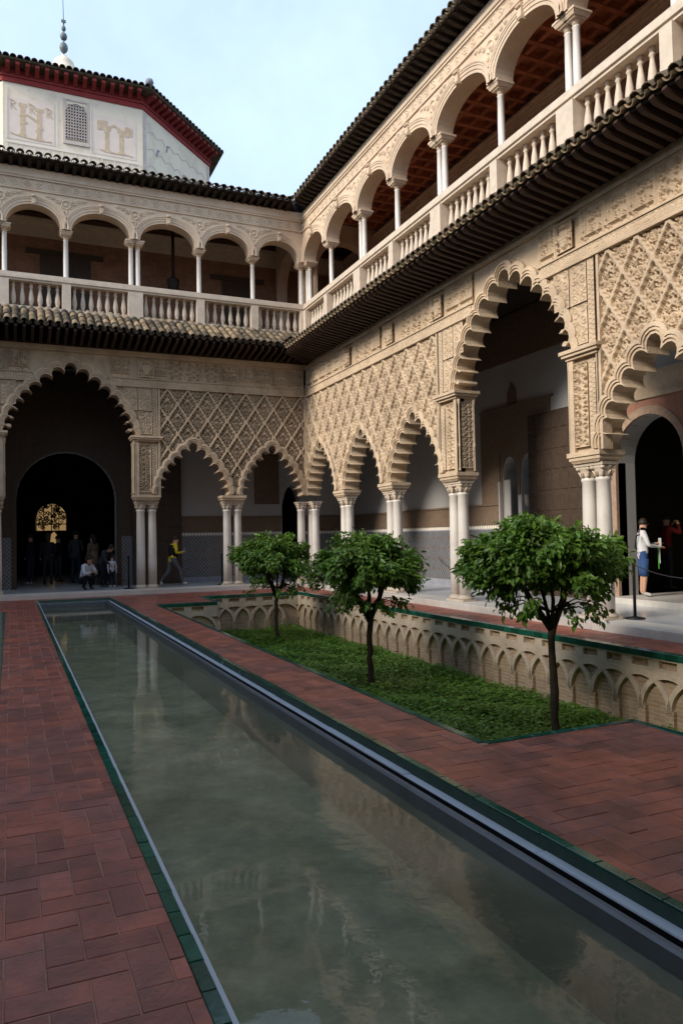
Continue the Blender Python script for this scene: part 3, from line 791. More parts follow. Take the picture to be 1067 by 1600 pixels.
    # friezes
    def row(nm, x_a, x_b, z, wdt, keys, y=0.0, holes=(), hgt=0.60, backm=None):
        n = max(1, int(round((x_b - x_a) / wdt))); s = (x_b - x_a) / n
        for k in range(n):
            x = x_a + (k + 0.5) * s
            if not inv(x): continue
            if any(abs(x - h) < d for h, d in holes): continue
            key = keys[(k * 7 + k // 3) % len(keys)]
            inst(nm, ORN[key], frz, (x, y, z), (0, 0, 0), (s / wdt, 1, 1))
    fb = MB()
    fb.box(x0, x1, -0.012, WF, 6.905, 7.06); 
    for (q0, q1) in ((x0, -1.02), (1.02, x1)):
        fb.box(q0, q1, -0.022, WF, 6.255, 6.283); fb.box(q0, q1, 0.062, WF, 6.283, 6.905)
    bigL3 = [a for a in allp if a[1] is BIG][0][3][3]
    over = [p for p in bigL3 if p[1] > 6.262]
    fb.prism_y([(-1.0199, 6.256), (over[0][0], 6.256)] + over + [(over[-1][0], 6.256), (1.0199, 6.256), (1.0199, 6.905), (-1.0199, 6.905)], 0.062, WF)
    # narrow band, cut out at the big arch
    for (q0, q1) in ((x0, -1.02), (1.02, x1)):
        fb.box(q0, q1, 0.018, WF, 6.06, 6.255); fb.box(q0, q1, -0.030, WF, 6.02, 6.06)
    frz = fb.build('frieze', M['stucco'], root)
    sh_x = [s for s in shields]
    row('inscription_panel', x0 + 0.06, x1 - 0.06, 6.293, 0.53, ['script0', 'script1', 'arab0', 'script2', 'arab1', 'script0', 'arab2'], 0.0, [(s, 0.30) for s in sh_x] + [(0, 1.12)])
    row('small_inscription', x0 + 0.06, -1.10, 6.072, 0.53, ['small0', 'small1', 'small2'], 0.0)
    row('small_inscription', 1.10, x1 - 0.06, 6.072, 0.53, ['small2', 'small0', 'small1'], 0.0)
    for s in sh_x:
        if inv(s): inst('shield', SHIELD, frz, (s, 0.030, 6.32))
    # piers beside the big arch
    for sg in (-1, 1):
        px = sg * 2.08
        if not inv(px): continue
        pb = MB(); pb.box(px - 0.33, px + 0.33, 0.066, WF + 0.001, 2.88, 4.44); pb.box(px - 0.345, px - 0.325, -0.01, WF, 2.88, 4.44); pb.box(px + 0.325, px + 0.345, -0.01, WF, 2.88, 4.44)
        # jamb face of the pier, towards the opening, with slender colonnettes
        xi = px - sg * 0.345
        pier = pb.build('pier', M['stucco'], root)
        b = MB(); b.box(px - 0.37, px + 0.37, -0.03, T + 0.03, 4.44, 4.49); b.box(px - 0.42, px + 0.42, -0.08, T + 0.05, 4.49, 4.54); b.box(px - 0.45, px + 0.45, -0.11, T + 0.08, 4.54, 4.60)
        b.build('impost', M['stucco'], root)
        inst('carved_panel', ORN['pier'], pier, (px - sg * 0.09, 0.004, 2.96)); inst('carved_strip', ORN['strip'], pier, (px + sg * 0.215, 0.004, 2.96))
        jb = MB(); jb.box(min(xi, xi + sg * 0.12), max(xi, xi + sg * 0.12), 0.0, T, 2.88, 4.44)
        jo = jb.build('jamb', M['stucco'], root)
        inst('carved_panel', ORN['jamb'], jo, (xi - sg * 0.030, 0.235, 2.96), (0, 0, sg * -math.pi / 2))
        for yy in (0.045, 0.415):
            cb_ = MB(); cb_.lathe([(0.026, 2.90), (0.030, 2.93), (0.018, 2.96), (0.018, 3.4), (0.028, 3.42), (0.028, 3.46), (0.018, 3.48), (0.018, 4.30), (0.03, 4.34), (0.034, 4.42)], 8, (xi - sg * 0.02, yy, 0))
            cb_.build('colonnette', M['stucco'], root)
        # spandrel zone above the impost
        xo = sg * 2.06
        sp = MB(); q0, q1 = sorted((sg * 1.60, sg * 2.40)); 
        outer = [p for p in [a for a in allp if a[1] is BIG][0][3][3]]
        poly = [(sg * 2.40, 4.60), (sg * 2.40, 6.25)] + [(0.0, 6.25)] * 0
        pts = [p for p in outer if p[0] * sg > 0.35 and p[1] < 6.24]
        pts = sorted(pts, key=lambda p: -p[1])
        arcp = [p for p in outer if p[0] * sg > 0.3 and 4.605 < p[1] < 6.25]
        if sg > 0: arcp = arcp[::1]
        else: arcp = arcp[::-1]
        poly = [(sg * 2.40, 4.602), (sg * 2.40, 6.018), (sg * 1.02, 6.018), (sg * 1.02, 6.254), (arcp[0][0], 6.254)] + arcp + [(arcp[-1][0], 4.602)]
        try:
            sp.prism_y(poly, 0.064, WF - 0.002); so = sp.build('spandrel', M['stucco'], root)
            for zz_ in (4.66, 5.35):
                inst('carved_panel', ORN['uppier'], so, (sg * 2.03, 0.003, zz_)); 
            inst('carved_strip', ORN['upstrip'], so, (sg * 2.325, 0.003, 4.63))
            inst('carved_panel', ORN['uppier'], so, (sg * 1.62, 0.003, 5.35), (0, 0, 0), (0.95, 1, 1))
        except Exception as e:
            print('spandrel', e)
    # sebka lattice panels
    for (s0, s1) in sebka:
        lo, hi = min(s0, s1), max(s0, s1)
        fr = MB(); fr.box(lo, lo + 0.05, -0.005, WF, 2.88, 6.02)
        pan = fr.build('lattice_panel', M['stucco'], root)
        fr = MB(); fr.box(hi - 0.05, hi, -0.005, WF, 2.88, 6.02); fr.build('panel_edge', M['stucco'], pan)
        outl = [a[3][3] for a in allp if lo < a[0] < hi]
        r = 0
        z = 6.06
        i_lo, i_hi = int(math.floor((lo - LW) / (LW / 2))), int(math.ceil((hi + LW) / (LW / 2)))
        for jz in range(-1, 9):
            zc = 6.02 - jz * LH / 2
            for ix in range(i_lo, i_hi + 1):
                if (ix + jz) % 2: continue
                xc = ix * LW / 2
                if not (v0 - 0.4 <= xc <= v1 + 0.4): continue
                gx, gz = LZX + xc, LZZ + zc
                if gz.max() < 2.9: continue
                qx = (gx[:-1, :-1] + gx[1:, 1:]) / 2; qz = (gz[:-1, :-1] + gz[1:, 1:]) / 2
                keep = (qx > lo + 0.045) & (qx < hi - 0.045) & (qz < 6.02) & (qz > 2.9)
                for pth in outl: keep &= ~in_poly(qx, qz, pth)
                fr_ = keep.mean()
                if fr_ > 0.999: inst('carved_lozenge', LOZ, pan, (xc, 0.004, zc))
                elif fr_ > 0.004:
                    me = grid_mesh('carved_lozenge', LZX, LZD, LZZ, S, keep)
                    inst('carved_lozenge', me, pan, (xc, 0.004, zc))
    # upper wall trim: cornice, frieze, archivolts, keystones, roundels
    c = MB(); c.box(x0, x1, -0.05, 0.0, 11.66, 11.72); c.box(x0, x1, -0.075, 0.0, 11.72, 11.80); c.box(x0, x1, -0.04, 0.0, 11.80, 11.96); c.box(x0, x1, -0.04, 0.0, 11.345, 11.39)
    co = c.build('cornice', M['stucco2'], root)
    n = int((x1 - x0) / 0.62); s = (x1 - x0) / n
    for k in range(n):
        x = x0 + (k + 0.5) * s
        if inv(x): inst('scroll_panel', ORN['scroll%d' % (k % 3)], co, (x, -0.028, 11.402), (0, 0, 0), (s / 0.62, 1, 1))
    for i, (cx, hw) in enumerate(hwid):
        if not (v0 - 1 <= cx <= v1 + 1): continue
        a = MB()
        prof = [(0.0, 0.0), (0.0, -0.028), (0.06, -0.028), (0.065, -0.045), (0.13, -0.045), (0.135, -0.060), (0.165, -0.060), (0.185, -0.075), (0.215, -0.075), (0.225, 0.0)]
        band(a, [[(p[0], y, p[1]) for p in upper_arch_path(cx, hw, off=o)] for o, y in prof])
        ao = a.build('archivolt', M['stucco2'], root)
        k = MB(); k.box(cx - 0.05, cx + 0.05, -0.11, 0.0, 10.93, 11.22, top=(-0.02, 0)); k.tube([(cx - 0.06, -0.12, 11.17), (cx + 0.06, -0.12, 11.17)], 0.035, 8); k.tube([(cx - 0.05, -0.105, 10.97), (cx + 0.05, -0.105, 10.97)], 0.028, 8)
        k.build('keystone', M['stucco2'], ao)
    # spandrel reliefs between neighbouring arches
    for i in range(1, len(ups) - 1):
        x = ups[i]
        if not inv(x): continue
        l, r = hwid[i - 1], hwid[i]
        W2, z0, z1 = 1.3, 10.40, 11.34
        X, Z = np.meshgrid(np.linspace(-W2 / 2, W2 / 2, 100), np.linspace(z0, z1, 74))
        h = np.zeros_like(X)
        rr = np.hypot(X, Z - 11.08)
        h = np.maximum(h, np.exp(-((rr - 0.115) / 0.020) ** 2)); h = np.maximum(h, 0.9 * (1 - sstep(0.03, 0.07, rr)))
        rs = random.Random(i)
        for sgn in (1, -1):
            for (q, qz, qr) in ((0.22, 11.17, 0.075), (0.36, 11.24, 0.06), (0.10, 10.88, 0.05), (0.50, 11.27, 0.05)):
                h = np.maximum(h, 0.85 * (1 - sstep(0.010, 0.022, seg_dist(X, Z, spiral(sgn * q, qz, qr, sgn * 1.0 + 1.57, 1.2, sgn)))))
        h = np.maximum(h, 0.8 * (1 - sstep(0.015, 0.03, seg_dist(X, Z, [(0, 10.95), (0.02, 10.8), (0, 10.6)]))))
        h = np.maximum(h, 0.7 * (1 - sstep(0.012, 0.03, np.hypot(X, (Z - 10.68) * 0.6))))
        qx = (X[:-1, :-1] + X[1:, 1:]) / 2 + x; qz = (Z[:-1, :-1] + Z[1:, 1:]) / 2
        keep = np.ones(qx.shape, bool)
        for (cx, hw) in (l, r): keep &= ~in_poly(qx, qz, upper_arch_path(cx, hw, off=0.215))
        keep &= (np.abs(qx - x) < min(hwid[i - 1][1], hwid[i][1]) * 0.8)
        inst('spandrel_relief', grid_mesh('spandrel_relief', X, -0.004 - 0.042 * h, Z, M['stucco2'], keep), root, (x, 0, 0))
    return dict(gallery=g)
# ------------------------------------------------------------------ ground and courtyard
XC, YC = 1.57, 11.70
XR, YF = 8.62, 22.25
XL, YN = 2 * XC - XR, 2 * YC - YF       # left wing, near wing faces
gm = MB(); gm.add([(-300, -300, -1.6), (300, -300, -1.6), (300, 300, -1.6), (-300, 300, -1.6)], [(0, 1, 2, 3)])
tag(gm.build('ground', M['soil']), kind='structure')

PX0, PX1, PY0, PY1 = 0.59, 2.55, 1.60, 21.55        # pool outer edge
GR = [(3.22, 4.68, 4.75, 18.40), (4.68, 7.60, 2.90, 20.35)]
GL = [(2 * XC - b - 0.08, 2 * XC - a - 0.08, c, d) for a, b, c, d in GR]
CX0, CX1, CY0, CY1 = XL + 0.17, XR - 0.17, YN + 0.17, YF - 0.17       # step edges
# solid earth under the pavement, left open for pool and beds
def sub_rects(x0, x1, y0, y1, holes):
    xs = sorted({x0, x1} | {v for h in holes for v in h[:2] if x0 < v < x1}); ys = sorted({y0, y1} | {v for h in holes for v in h[2:] if y0 < v < y1})
    out = []
    for a, b in zip(xs[:-1], xs[1:]):
        run = None
        for c, d in zip(ys[:-1], ys[1:]):
            mx, my = (a + b) / 2, (c + d) / 2
            if any(h[0] < mx < h[1] and h[2] < my < h[3] for h in holes):
                if run: out.append(run); run = None
            elif run: run = (a, b, run[2], d)
            else: run = (a, b, c, d)
        if run: out.append(run)
    return out
HOLES = [(PX0, PX1, PY0, PY1)] + GR + GL
rects = sub_rects(CX0, CX1, CY0, CY1, HOLES)
pb = MB()
for (a, b, c, d) in rects: pb.box(a, b, c, d, -1.59, -0.0024)
pave = tag(pb.build('pavement', M['joint']), kind='structure')
# garden borders: strips of green tile round each bed (0.055 wide), pavement stops there
GW = 0.055
def grow(h, g): return (h[0] - g, h[1] + g, h[2] - g, h[3] + g)
brect = sub_rects(CX0, CX1, CY0, CY1, [grow(h, GW) if i else h for i, h in enumerate(HOLES)])
def allowed(x, y): return any(r[0] - 1e-6 <= x <= r[1] + 1e-6 and r[2] - 1e-6 <= y <= r[3] + 1e-6 for r in brect)
BW = 0.139
bricks = []
for i in range(int((CX1 - CX0) / BW) + 4):
    for j in range(int((CY1 - CY0) / BW) + 4):
        c = (i - j) % 4
        x = CX0 - 2 * BW + i * BW; y = CY0 - 2 * BW + j * BW
        if c == 0: r = (x, x + 2 * BW, y, y + BW)
        elif c == 3: r = (x, x + BW, y, y + 2 * BW)
        else: continue
        e = 0.0028
        r = (r[0] + e, r[1] - e, r[2] + e, r[3] - e)
        pts = [(r[0], r[2]), (r[1], r[2]), (r[1], r[3]), (r[0], r[3]), ((r[0] + r[1]) / 2, (r[2] + r[3]) / 2)]
        ok = [allowed(*p) for p in pts]
        if all(ok): bricks.append((r, True)); continue
        if not any(ok): continue
        for q in brect:
            k = (max(r[0], q[0]), min(r[1], q[1]), max(r[2], q[2]), min(r[3], q[3]))
            if k[1] - k[0] > 0.02 and k[3] - k[2] > 0.02: bricks.append((k, False))
def vis_area(r):
    cx, cy = (r[0] + r[1]) / 2, (r[2] + r[3]) / 2
    u, v = pix((cx, cy, 0))
    if not (-30 < u < 1097 and -30 < v < 1630): return 0
    d = (Vector((cx, cy, 0)) - CAM).length
    return (r[1] - r[0]) * (r[3] - r[2]) / d ** 3
bricks.sort(key=lambda b: -vis_area(b[0]))
bh = MB(); bh.chbox(-BW + 0.0028, BW - 0.0028, -BW / 2 + 0.0028, BW / 2 - 0.0028, -0.05, 0.0, 0.0025)
bm_h = bh.mesh('brick', M['brick'])
for (r, full) in bricks[:300]:
    if vis_area(r) <= 0: break
    cx, cy = (r[0] + r[1]) / 2, (r[2] + r[3]) / 2
    tilt = (rng.uniform(-.004, .004), rng.uniform(-.004, .004))
    dz = rng.uniform(-0.0008, 0.0022)
    if full:
        o = inst('brick', bm_h, pave, (cx, cy, dz), (tilt[0], tilt[1], (0 if r[1] - r[0] > r[3] - r[2] else math.pi / 2) + rng.uniform(-.008, .008)))
    else:
        b = MB(); b.chbox(r[0] - cx, r[1] - cx, r[2] - cy, r[3] - cy, -0.05, 0.0, 0.0025); b.build('brick', M['brick'], pave, (cx, cy, dz))
rest = MB()
for (r, full) in bricks[300:]:
    dz = rng.uniform(-0.0008, 0.0022)
    rest.chbox(r[0], r[1], r[2], r[3], -0.04, dz, 0.004)
tag(rest.build('bricks', M['brick'], pave), kind='stuff')

# ------------------------------------------------------------------ pool
ps = MB()
X0, X1, Y0, Y1 = PX0 + 0.055, PX1 - 0.055, PY0 + 0.055, PY1 - 0.055
def ring(mb, o, i, mi):     # o,i = (x0,x1,y0,y1,z)
    P = lambda r: [(r[0], r[2], r[4]), (r[1], r[2], r[4]), (r[1], r[3], r[4]), (r[0], r[3], r[4])]
    a, b = P(o), P(i)
    mb.add(a + b, [(k, (k + 1) % 4, (k + 1) % 4 + 4, k + 4) for k in range(4)], mi)
def gl(g): return g if g <= 0.058 else 0.058 + (g - 0.058) * 0.28
def rr(g, z): return (PX0 + gl(g), PX1 - g, PY0 + g, PY1 - g, z)
prof = [(0.058, -0.075, 3), (0.122, -0.077, 0), (0.123, -0.14, 1), (0.138, -0.14, 1), (0.140, -0.095, 2), (0.150, -0.087, 2), (0.172, -0.089, 2), (0.187, -0.102, 2), (0.205, -0.70, 2)]
for (a, b) in zip(prof[:-1], prof[1:]): ring(ps, rr(a[0], a[1]), rr(b[0], b[1]), b[2])
ring(ps, rr(0.0, -0.012), rr(0.058, -0.012), 3); ring(ps, rr(0.058, -0.012), rr(0.058, -0.075), 3)
basin = tag(ps.build('pool_basin', [M['ledge'], M['slot'], M['rim'], M['green_joint']]), kind='structure')
fl = MB(); fl.add([(PX0 + .09, PY0 + .2, -0.58), (PX1 - .2, PY0 + .2, -0.58), (PX1 - .2, PY1 - .2, -0.58), (PX0 + .09, PY1 - .2, -0.58)], [(0, 1, 2, 3)])
tag(fl.build('pool_floor', M['pool_floor']), kind='structure')
wt = MB(); wt.add([(PX0 + .09, PY0 + .2, -0.178), (PX1 - .2, PY0 + .2, -0.178), (PX1 - .2, PY1 - .2, -0.178), (PX0 + .09, PY1 - .2, -0.178)], [(0, 1, 2, 3)])
tag(wt.build('water', M['water']), kind='structure')
ls = MB(); ls.box(PX0 + 0.0575, PX0 + 0.080, PY0 + 0.06, PY1 - 0.06, -0.30, -0.014); ls.build('pale_strip', M['ledge'], basin)
for k in range(14):
    L_ = (PY1 - PY0 - 0.3) / 14; b = MB(); b.chbox(-0.031, 0.031, 0.003, L_ - 0.003, -0.0785, -0.070 + rng.uniform(-0.002, 0.002), 0.003)
    b.build('ledge_slab', M['ledge'], basin, (PX1 - 0.0895 + rng.uniform(-0.0015, 0.0015), PY0 + 0.15 + k * L_, 0), (0, 0, rng.uniform(-0.0015, 0.0015)))
# green glazed edging, tile by tile
tl = 0.198
et = MB(); et.chbox(0.002, tl - 0.002, 0.0, 0.056, -0.088, 0.004, 0.003); etm = et.mesh('edge_tile', M['green'])
n = int((PY1 - PY0) / tl); s = (PY1 - PY0) / n / tl
for k in range(n):
    y = PY0 + k * tl * s
    inst('edge_tile', etm, basin, (PX0 + 0.056 + rng.uniform(-.0015, .0015), y, rng.uniform(-.002, .001)), (0, 0, math.pi / 2 + rng.uniform(-.006, .006)), (s, 1, 1))
    inst('edge_tile', etm, basin, (PX1 + rng.uniform(-.0015, .0015), y, rng.uniform(-.002, .001)), (0, 0, math.pi / 2 + rng.uniform(-.006, .006)), (s, 1, 1))
n = int((PX1 - PX0 - 0.12) / tl); s = (PX1 - PX0 - 0.114) / n / tl
for k in range(n):
    for y in (PY0, PY1 - 0.056): inst('edge_tile', etm, basin, (PX0 + 0.057 + k * tl * s, y, 0), (0, 0, 0), (s, 1, 1))

# ------------------------------------------------------------------ sunken gardens
ZG = -1.05
def arch_unit(pitch):
    """one interlaced blind arch: ring over two bays, and the pilaster between bays"""
    rg = MB(); zc = -0.74; n = 18
    for (ri, ro, y0) in ((pitch - 0.035, pitch + 0.035, -0.062),):
        f = [[], [], [], []]
        for k in range(n + 1):
            a = math.pi * k / n; c, s_ = -math.cos(a), math.sin(a)
            f[0].append((ro * c, 0.0, zc + ro * s_)); f[1].append((ro * c, y0, zc + ro * s_)); f[2].append((ri * c, y0, zc + ri * s_)); f[3].append((ri * c, 0.0, zc + ri * s_))
        band(rg, f)
    pi = MB(); pi.box(-0.068, 0.068, -0.056, 0.0, ZG - 0.1, zc + 0.03)
    return rg.mesh('blind_arch', M['garden_stucco']), pi.mesh('pilaster', M['garden_brick'])
PITCH = 0.455
RING, PIL = arch_unit(PITCH)
SPAN = {}
def spandrel_block(pitch):
    """wall face above the rings of one bay, pierced by a small slot"""
    b = MB(); r = pitch + 0.02; zc = -0.74; h = pitch / 2; n = 8
    lower = [(-h + 2 * h * k / n, zc + math.sqrt(max(0, r * r - (-h + 2 * h * k / n) ** 2)) ) for k in range(n + 1)]
    poly = lower + [(h, -0.20), (0.14, -0.20)] + [(-0.14, -0.20), (-h, -0.20)]
    b.prism_y(poly, -0.058, 0.0, back=False)
    b.box(-h, -0.14, -0.058, 0, -0.199, -0.10); b.box(0.14, h, -0.058, 0, -0.199, -0.10)
    b.box(-h, h, -0.058, 0, -0.099, -0.012)
    return b.mesh('wall_block', M['garden_stucco'])
BLOCK = spandrel_block(PITCH)
def garden_wall(label, p0, p1, name='garden_wall'):
    """wall from p0 to p1, seen from its left side walking p0->p1 ... local x along, -y outward into the bed"""
    p0, p1 = Vector((*p0, 0)), Vector((*p1, 0)); d = p1 - p0; L = d.length
    o = MB(); o.box(0, L, -0.012, 0.10, -1.5, -0.010)
    w = o.build(name, M['garden_brick'], None, p0, (0, 0, math.atan2(d.y, d.x)))
    tag(w, label, 'garden wall', 'brick retaining walls round the sunken beds')
    n = max(1, int(round(L / PITCH))); s = L / n / PITCH
    for k in range(n + 1):
        x = k * L / n
        if 0 < k < n:
            inst('wall_block', BLOCK, w, (x, -0.012, 0), (0, 0, 0), (s, 1, 1)); inst('pilaster', PIL, w, (x, -0.012, 0), (0, 0, 0), (s, 1, 1))
            inst('blind_arch', RING, w, (x, -0.012 - 0.004 * (k % 2), 0), (0, 0, 0), (s, 1, 1))
        else:
            x2 = 0.03 if k == 0 else L - 0.03
            e_ = MB(); e_.box(0, L / n / 2 - 0.001, -0.058, 0, -0.36, -0.010); e_.build('wall_block', M['garden_stucco'], w, (0 if k == 0 else L - L / n / 2 + 0.001, -0.012, 0))
    return w
# right bed, walls that face the camera
garden_wall('long sunlit brick wall of interlaced arches behind the three orange trees', (7.60, 20.35), (7.60, 2.90))
garden_wall('shaded arched brick wall closing the far end of the sunken bed', (4.68, 20.35), (7.60, 20.35))
garden_wall('short arched brick wall at the stepped far corner by the pool path', (3.22, 18.40), (4.68, 18.40))
garden_wall('narrow return wall between the two far steps of the sunken bed', (4.68, 18.40), (4.68, 20.35))
for (lab, a, b) in (('plain side of the bed along the pool path, facing the trees', (3.22, 4.75), (3.22, 18.40)),
                    ('near stepped end of the right bed, below the brick apex', (4.68, 4.75), (3.22, 4.75)),
                    ('short return below the brick apex of the right bed', (4.68, 2.90), (4.68, 4.75)),
                    ('nearest end of the right bed, below the paving', (7.60, 2.90), (4.68, 2.90))):
    o = MB(); p0, p1 = Vector((*a, 0)), Vector((*b, 0)); d = p1 - p0; o.box(0, d.length, -0.012, 0.1, -1.5, -0.010)
    tag(o.build('garden_wall', M['garden_brick'], None, p0, (0, 0, math.atan2(d.y, d.x))), lab, 'garden wall', 'brick retaining walls round the sunken beds')
for g in GL:
    pass
lw = MB()
for (a, b, c, d) in GL:
    lw.box(a, a + 0.05, c, d, -1.5, -0.01); lw.box(b - 0.05, b, c, d, -1.5, -0.01); lw.box(a + 0.05, b - 0.05, c, c + 0.05, -1.5, -0.01); lw.box(a + 0.05, b - 0.05, d - 0.05, d, -1.5, -0.01)
tag(lw.build('garden_wall', M['garden_brick']), 'brick lining of the sunken bed left of the pool', 'garden wall', 'brick retaining walls round the sunken beds')
gs = MB()
for (a, b, c, d) in GR + GL: gs.add([(a, c, ZG), (b, c, ZG), (b, d, ZG), (a, d, ZG)], [(0, 1, 2, 3)])
tag(gs.build('garden_bed', M['soil']), kind='structure')
# green borders of the beds
def border(x0, y0, x1, y1, par, me):
    d = Vector((x1 - x0, y1 - y0, 0)); L = d.length; n = max(1, int(round(L / tl))); s_ = L / n / tl; a = math.atan2(d.y, d.x)
    for k in range(n):
        p = Vector((x0, y0, 0)) + d * (k / n)
        if not (-40 < pix(p)[0] < 1110): continue
        inst('edge_tile', me, par, p, (0, 0, a), (s_, 1, 1))
eb = MB(); eb.chbox(0.002, tl - 0.002, -0.082, GW, -0.075, 0.006, 0.003); etb = eb.mesh('edge_tile', M['green'])
eb = MB(); eb.chbox(0.002, tl - 0.002, -0.016, GW, -0.075, 0.006, 0.003); etn = eb.mesh('edge_tile', M['green'])
def outline_borders(G, par):
    (a0, a1, a2, a3), (b0, b1, b2, b3) = G
    # strip lies outside the bed (to the left of travel = +y of the tile); travel clockwise so that left is outside
    pts = [(a0, a2), (a0, a3), (a1, a3), (b0, b3), (b1, b3), (b1, b2), (b0, b2), (a1, a2), (a0, a2)] if a0 < b0 else [(b0, b2), (b0, b3), (b1, b3), (a0, a3), (a1, a3), (a1, a2), (a0, a2), (b1, b2), (b0, b2)]
    for i, (p, q) in enumerate(zip(pts[:-1], pts[1:])): border(*p, *q, par, etn if i in (0, 5, 6, 7) else etb)
bbR = MB(); bbR.box(3.20, 3.21, 4.8, 18.3, -0.3, -0.02)
bo = tag(bbR.build('bed_border', M['joint']), kind='structure')
outline_borders(GR, bo)
outline_borders(GL, bo)

# ground cover
def cover(G, dens, seed):
    r = np.random.default_rng(seed); V = []; Fc = []; b = 0
    for (x0, x1, y0, y1) in G:
        n = int((x1 - x0) * (y1 - y0) * dens)
        x = r.uniform(x0 + .02, x1 - .03, n); y = r.uniform(y0 + .02, y1 - .03, n)
        # density and size fall with distance
        keep = r.uniform(0, 1, n) < np.clip(11.0 / np.hypot(x, y), 0.25, 1)
        x, y = x[keep], y[keep]; n = len(x)
        clump = 0.5 + 0.5 * np.sin(x * 3.1 + 1.7 * np.sin(y * 1.3)) * np.cos(y * 2.3 + np.sin(x * 2.1))
        z = ZG + r.uniform(0.01, 0.09, n) + 0.11 * clump * r.uniform(0.4, 1, n)
        sz = r.uniform(0.020, 0.050, n) * np.clip(np.hypot(x, y) / 9.0, 1, 1.5)
        th = r.uniform(0, 6.283, n); ti = r.uniform(-0.35, 0.55, n)
        dx, dy = np.cos(th) * np.cos(ti), np.sin(th) * np.cos(ti); dz = np.sin(ti)
        px, py = -np.sin(th), np.cos(th)
        P = np.stack([x, y, z], -1); D = np.stack([dx, dy, dz], -1) * sz[:, None]; Q = np.stack([px, py, np.zeros(n)], -1) * (sz * 0.48)[:, None]
        vv = np.stack([P, P + D * .55 + Q, P + D * 1.15, P + D * .55 - Q], 1).reshape(-1, 3)
        V.append(vv)
    V = np.concatenate(V); n = len(V) // 4
    me = bpy.data.meshes.new('ground_cover'); me.vertices.add(len(V)); me.vertices.foreach_set('co', V.astype(np.float32).ravel())
    me.loops.add(n * 4); me.loops.foreach_set('vertex_index', np.arange(n * 4, dtype=np.int32)); me.polygons.add(n); me.polygons.foreach_set('loop_start', np.arange(0, n * 4, 4, dtype=np.int32))
    me.materials.append(M['cover']); me.update(calc_edges=True)
    return me
o = inst('ground_cover', cover([(3.25, 4.66, 4.78, 18.35), (4.66, 7.50, 2.95, 20.25)], 2300, 3))
tag(o, 'low green leafy ground cover filling the sunken bed', 'ground cover', kind='stuff')
o = inst('ground_cover', cover(GL, 250, 4)); tag(o, 'green ground cover in the bed left of the pool', 'ground cover', kind='stuff')

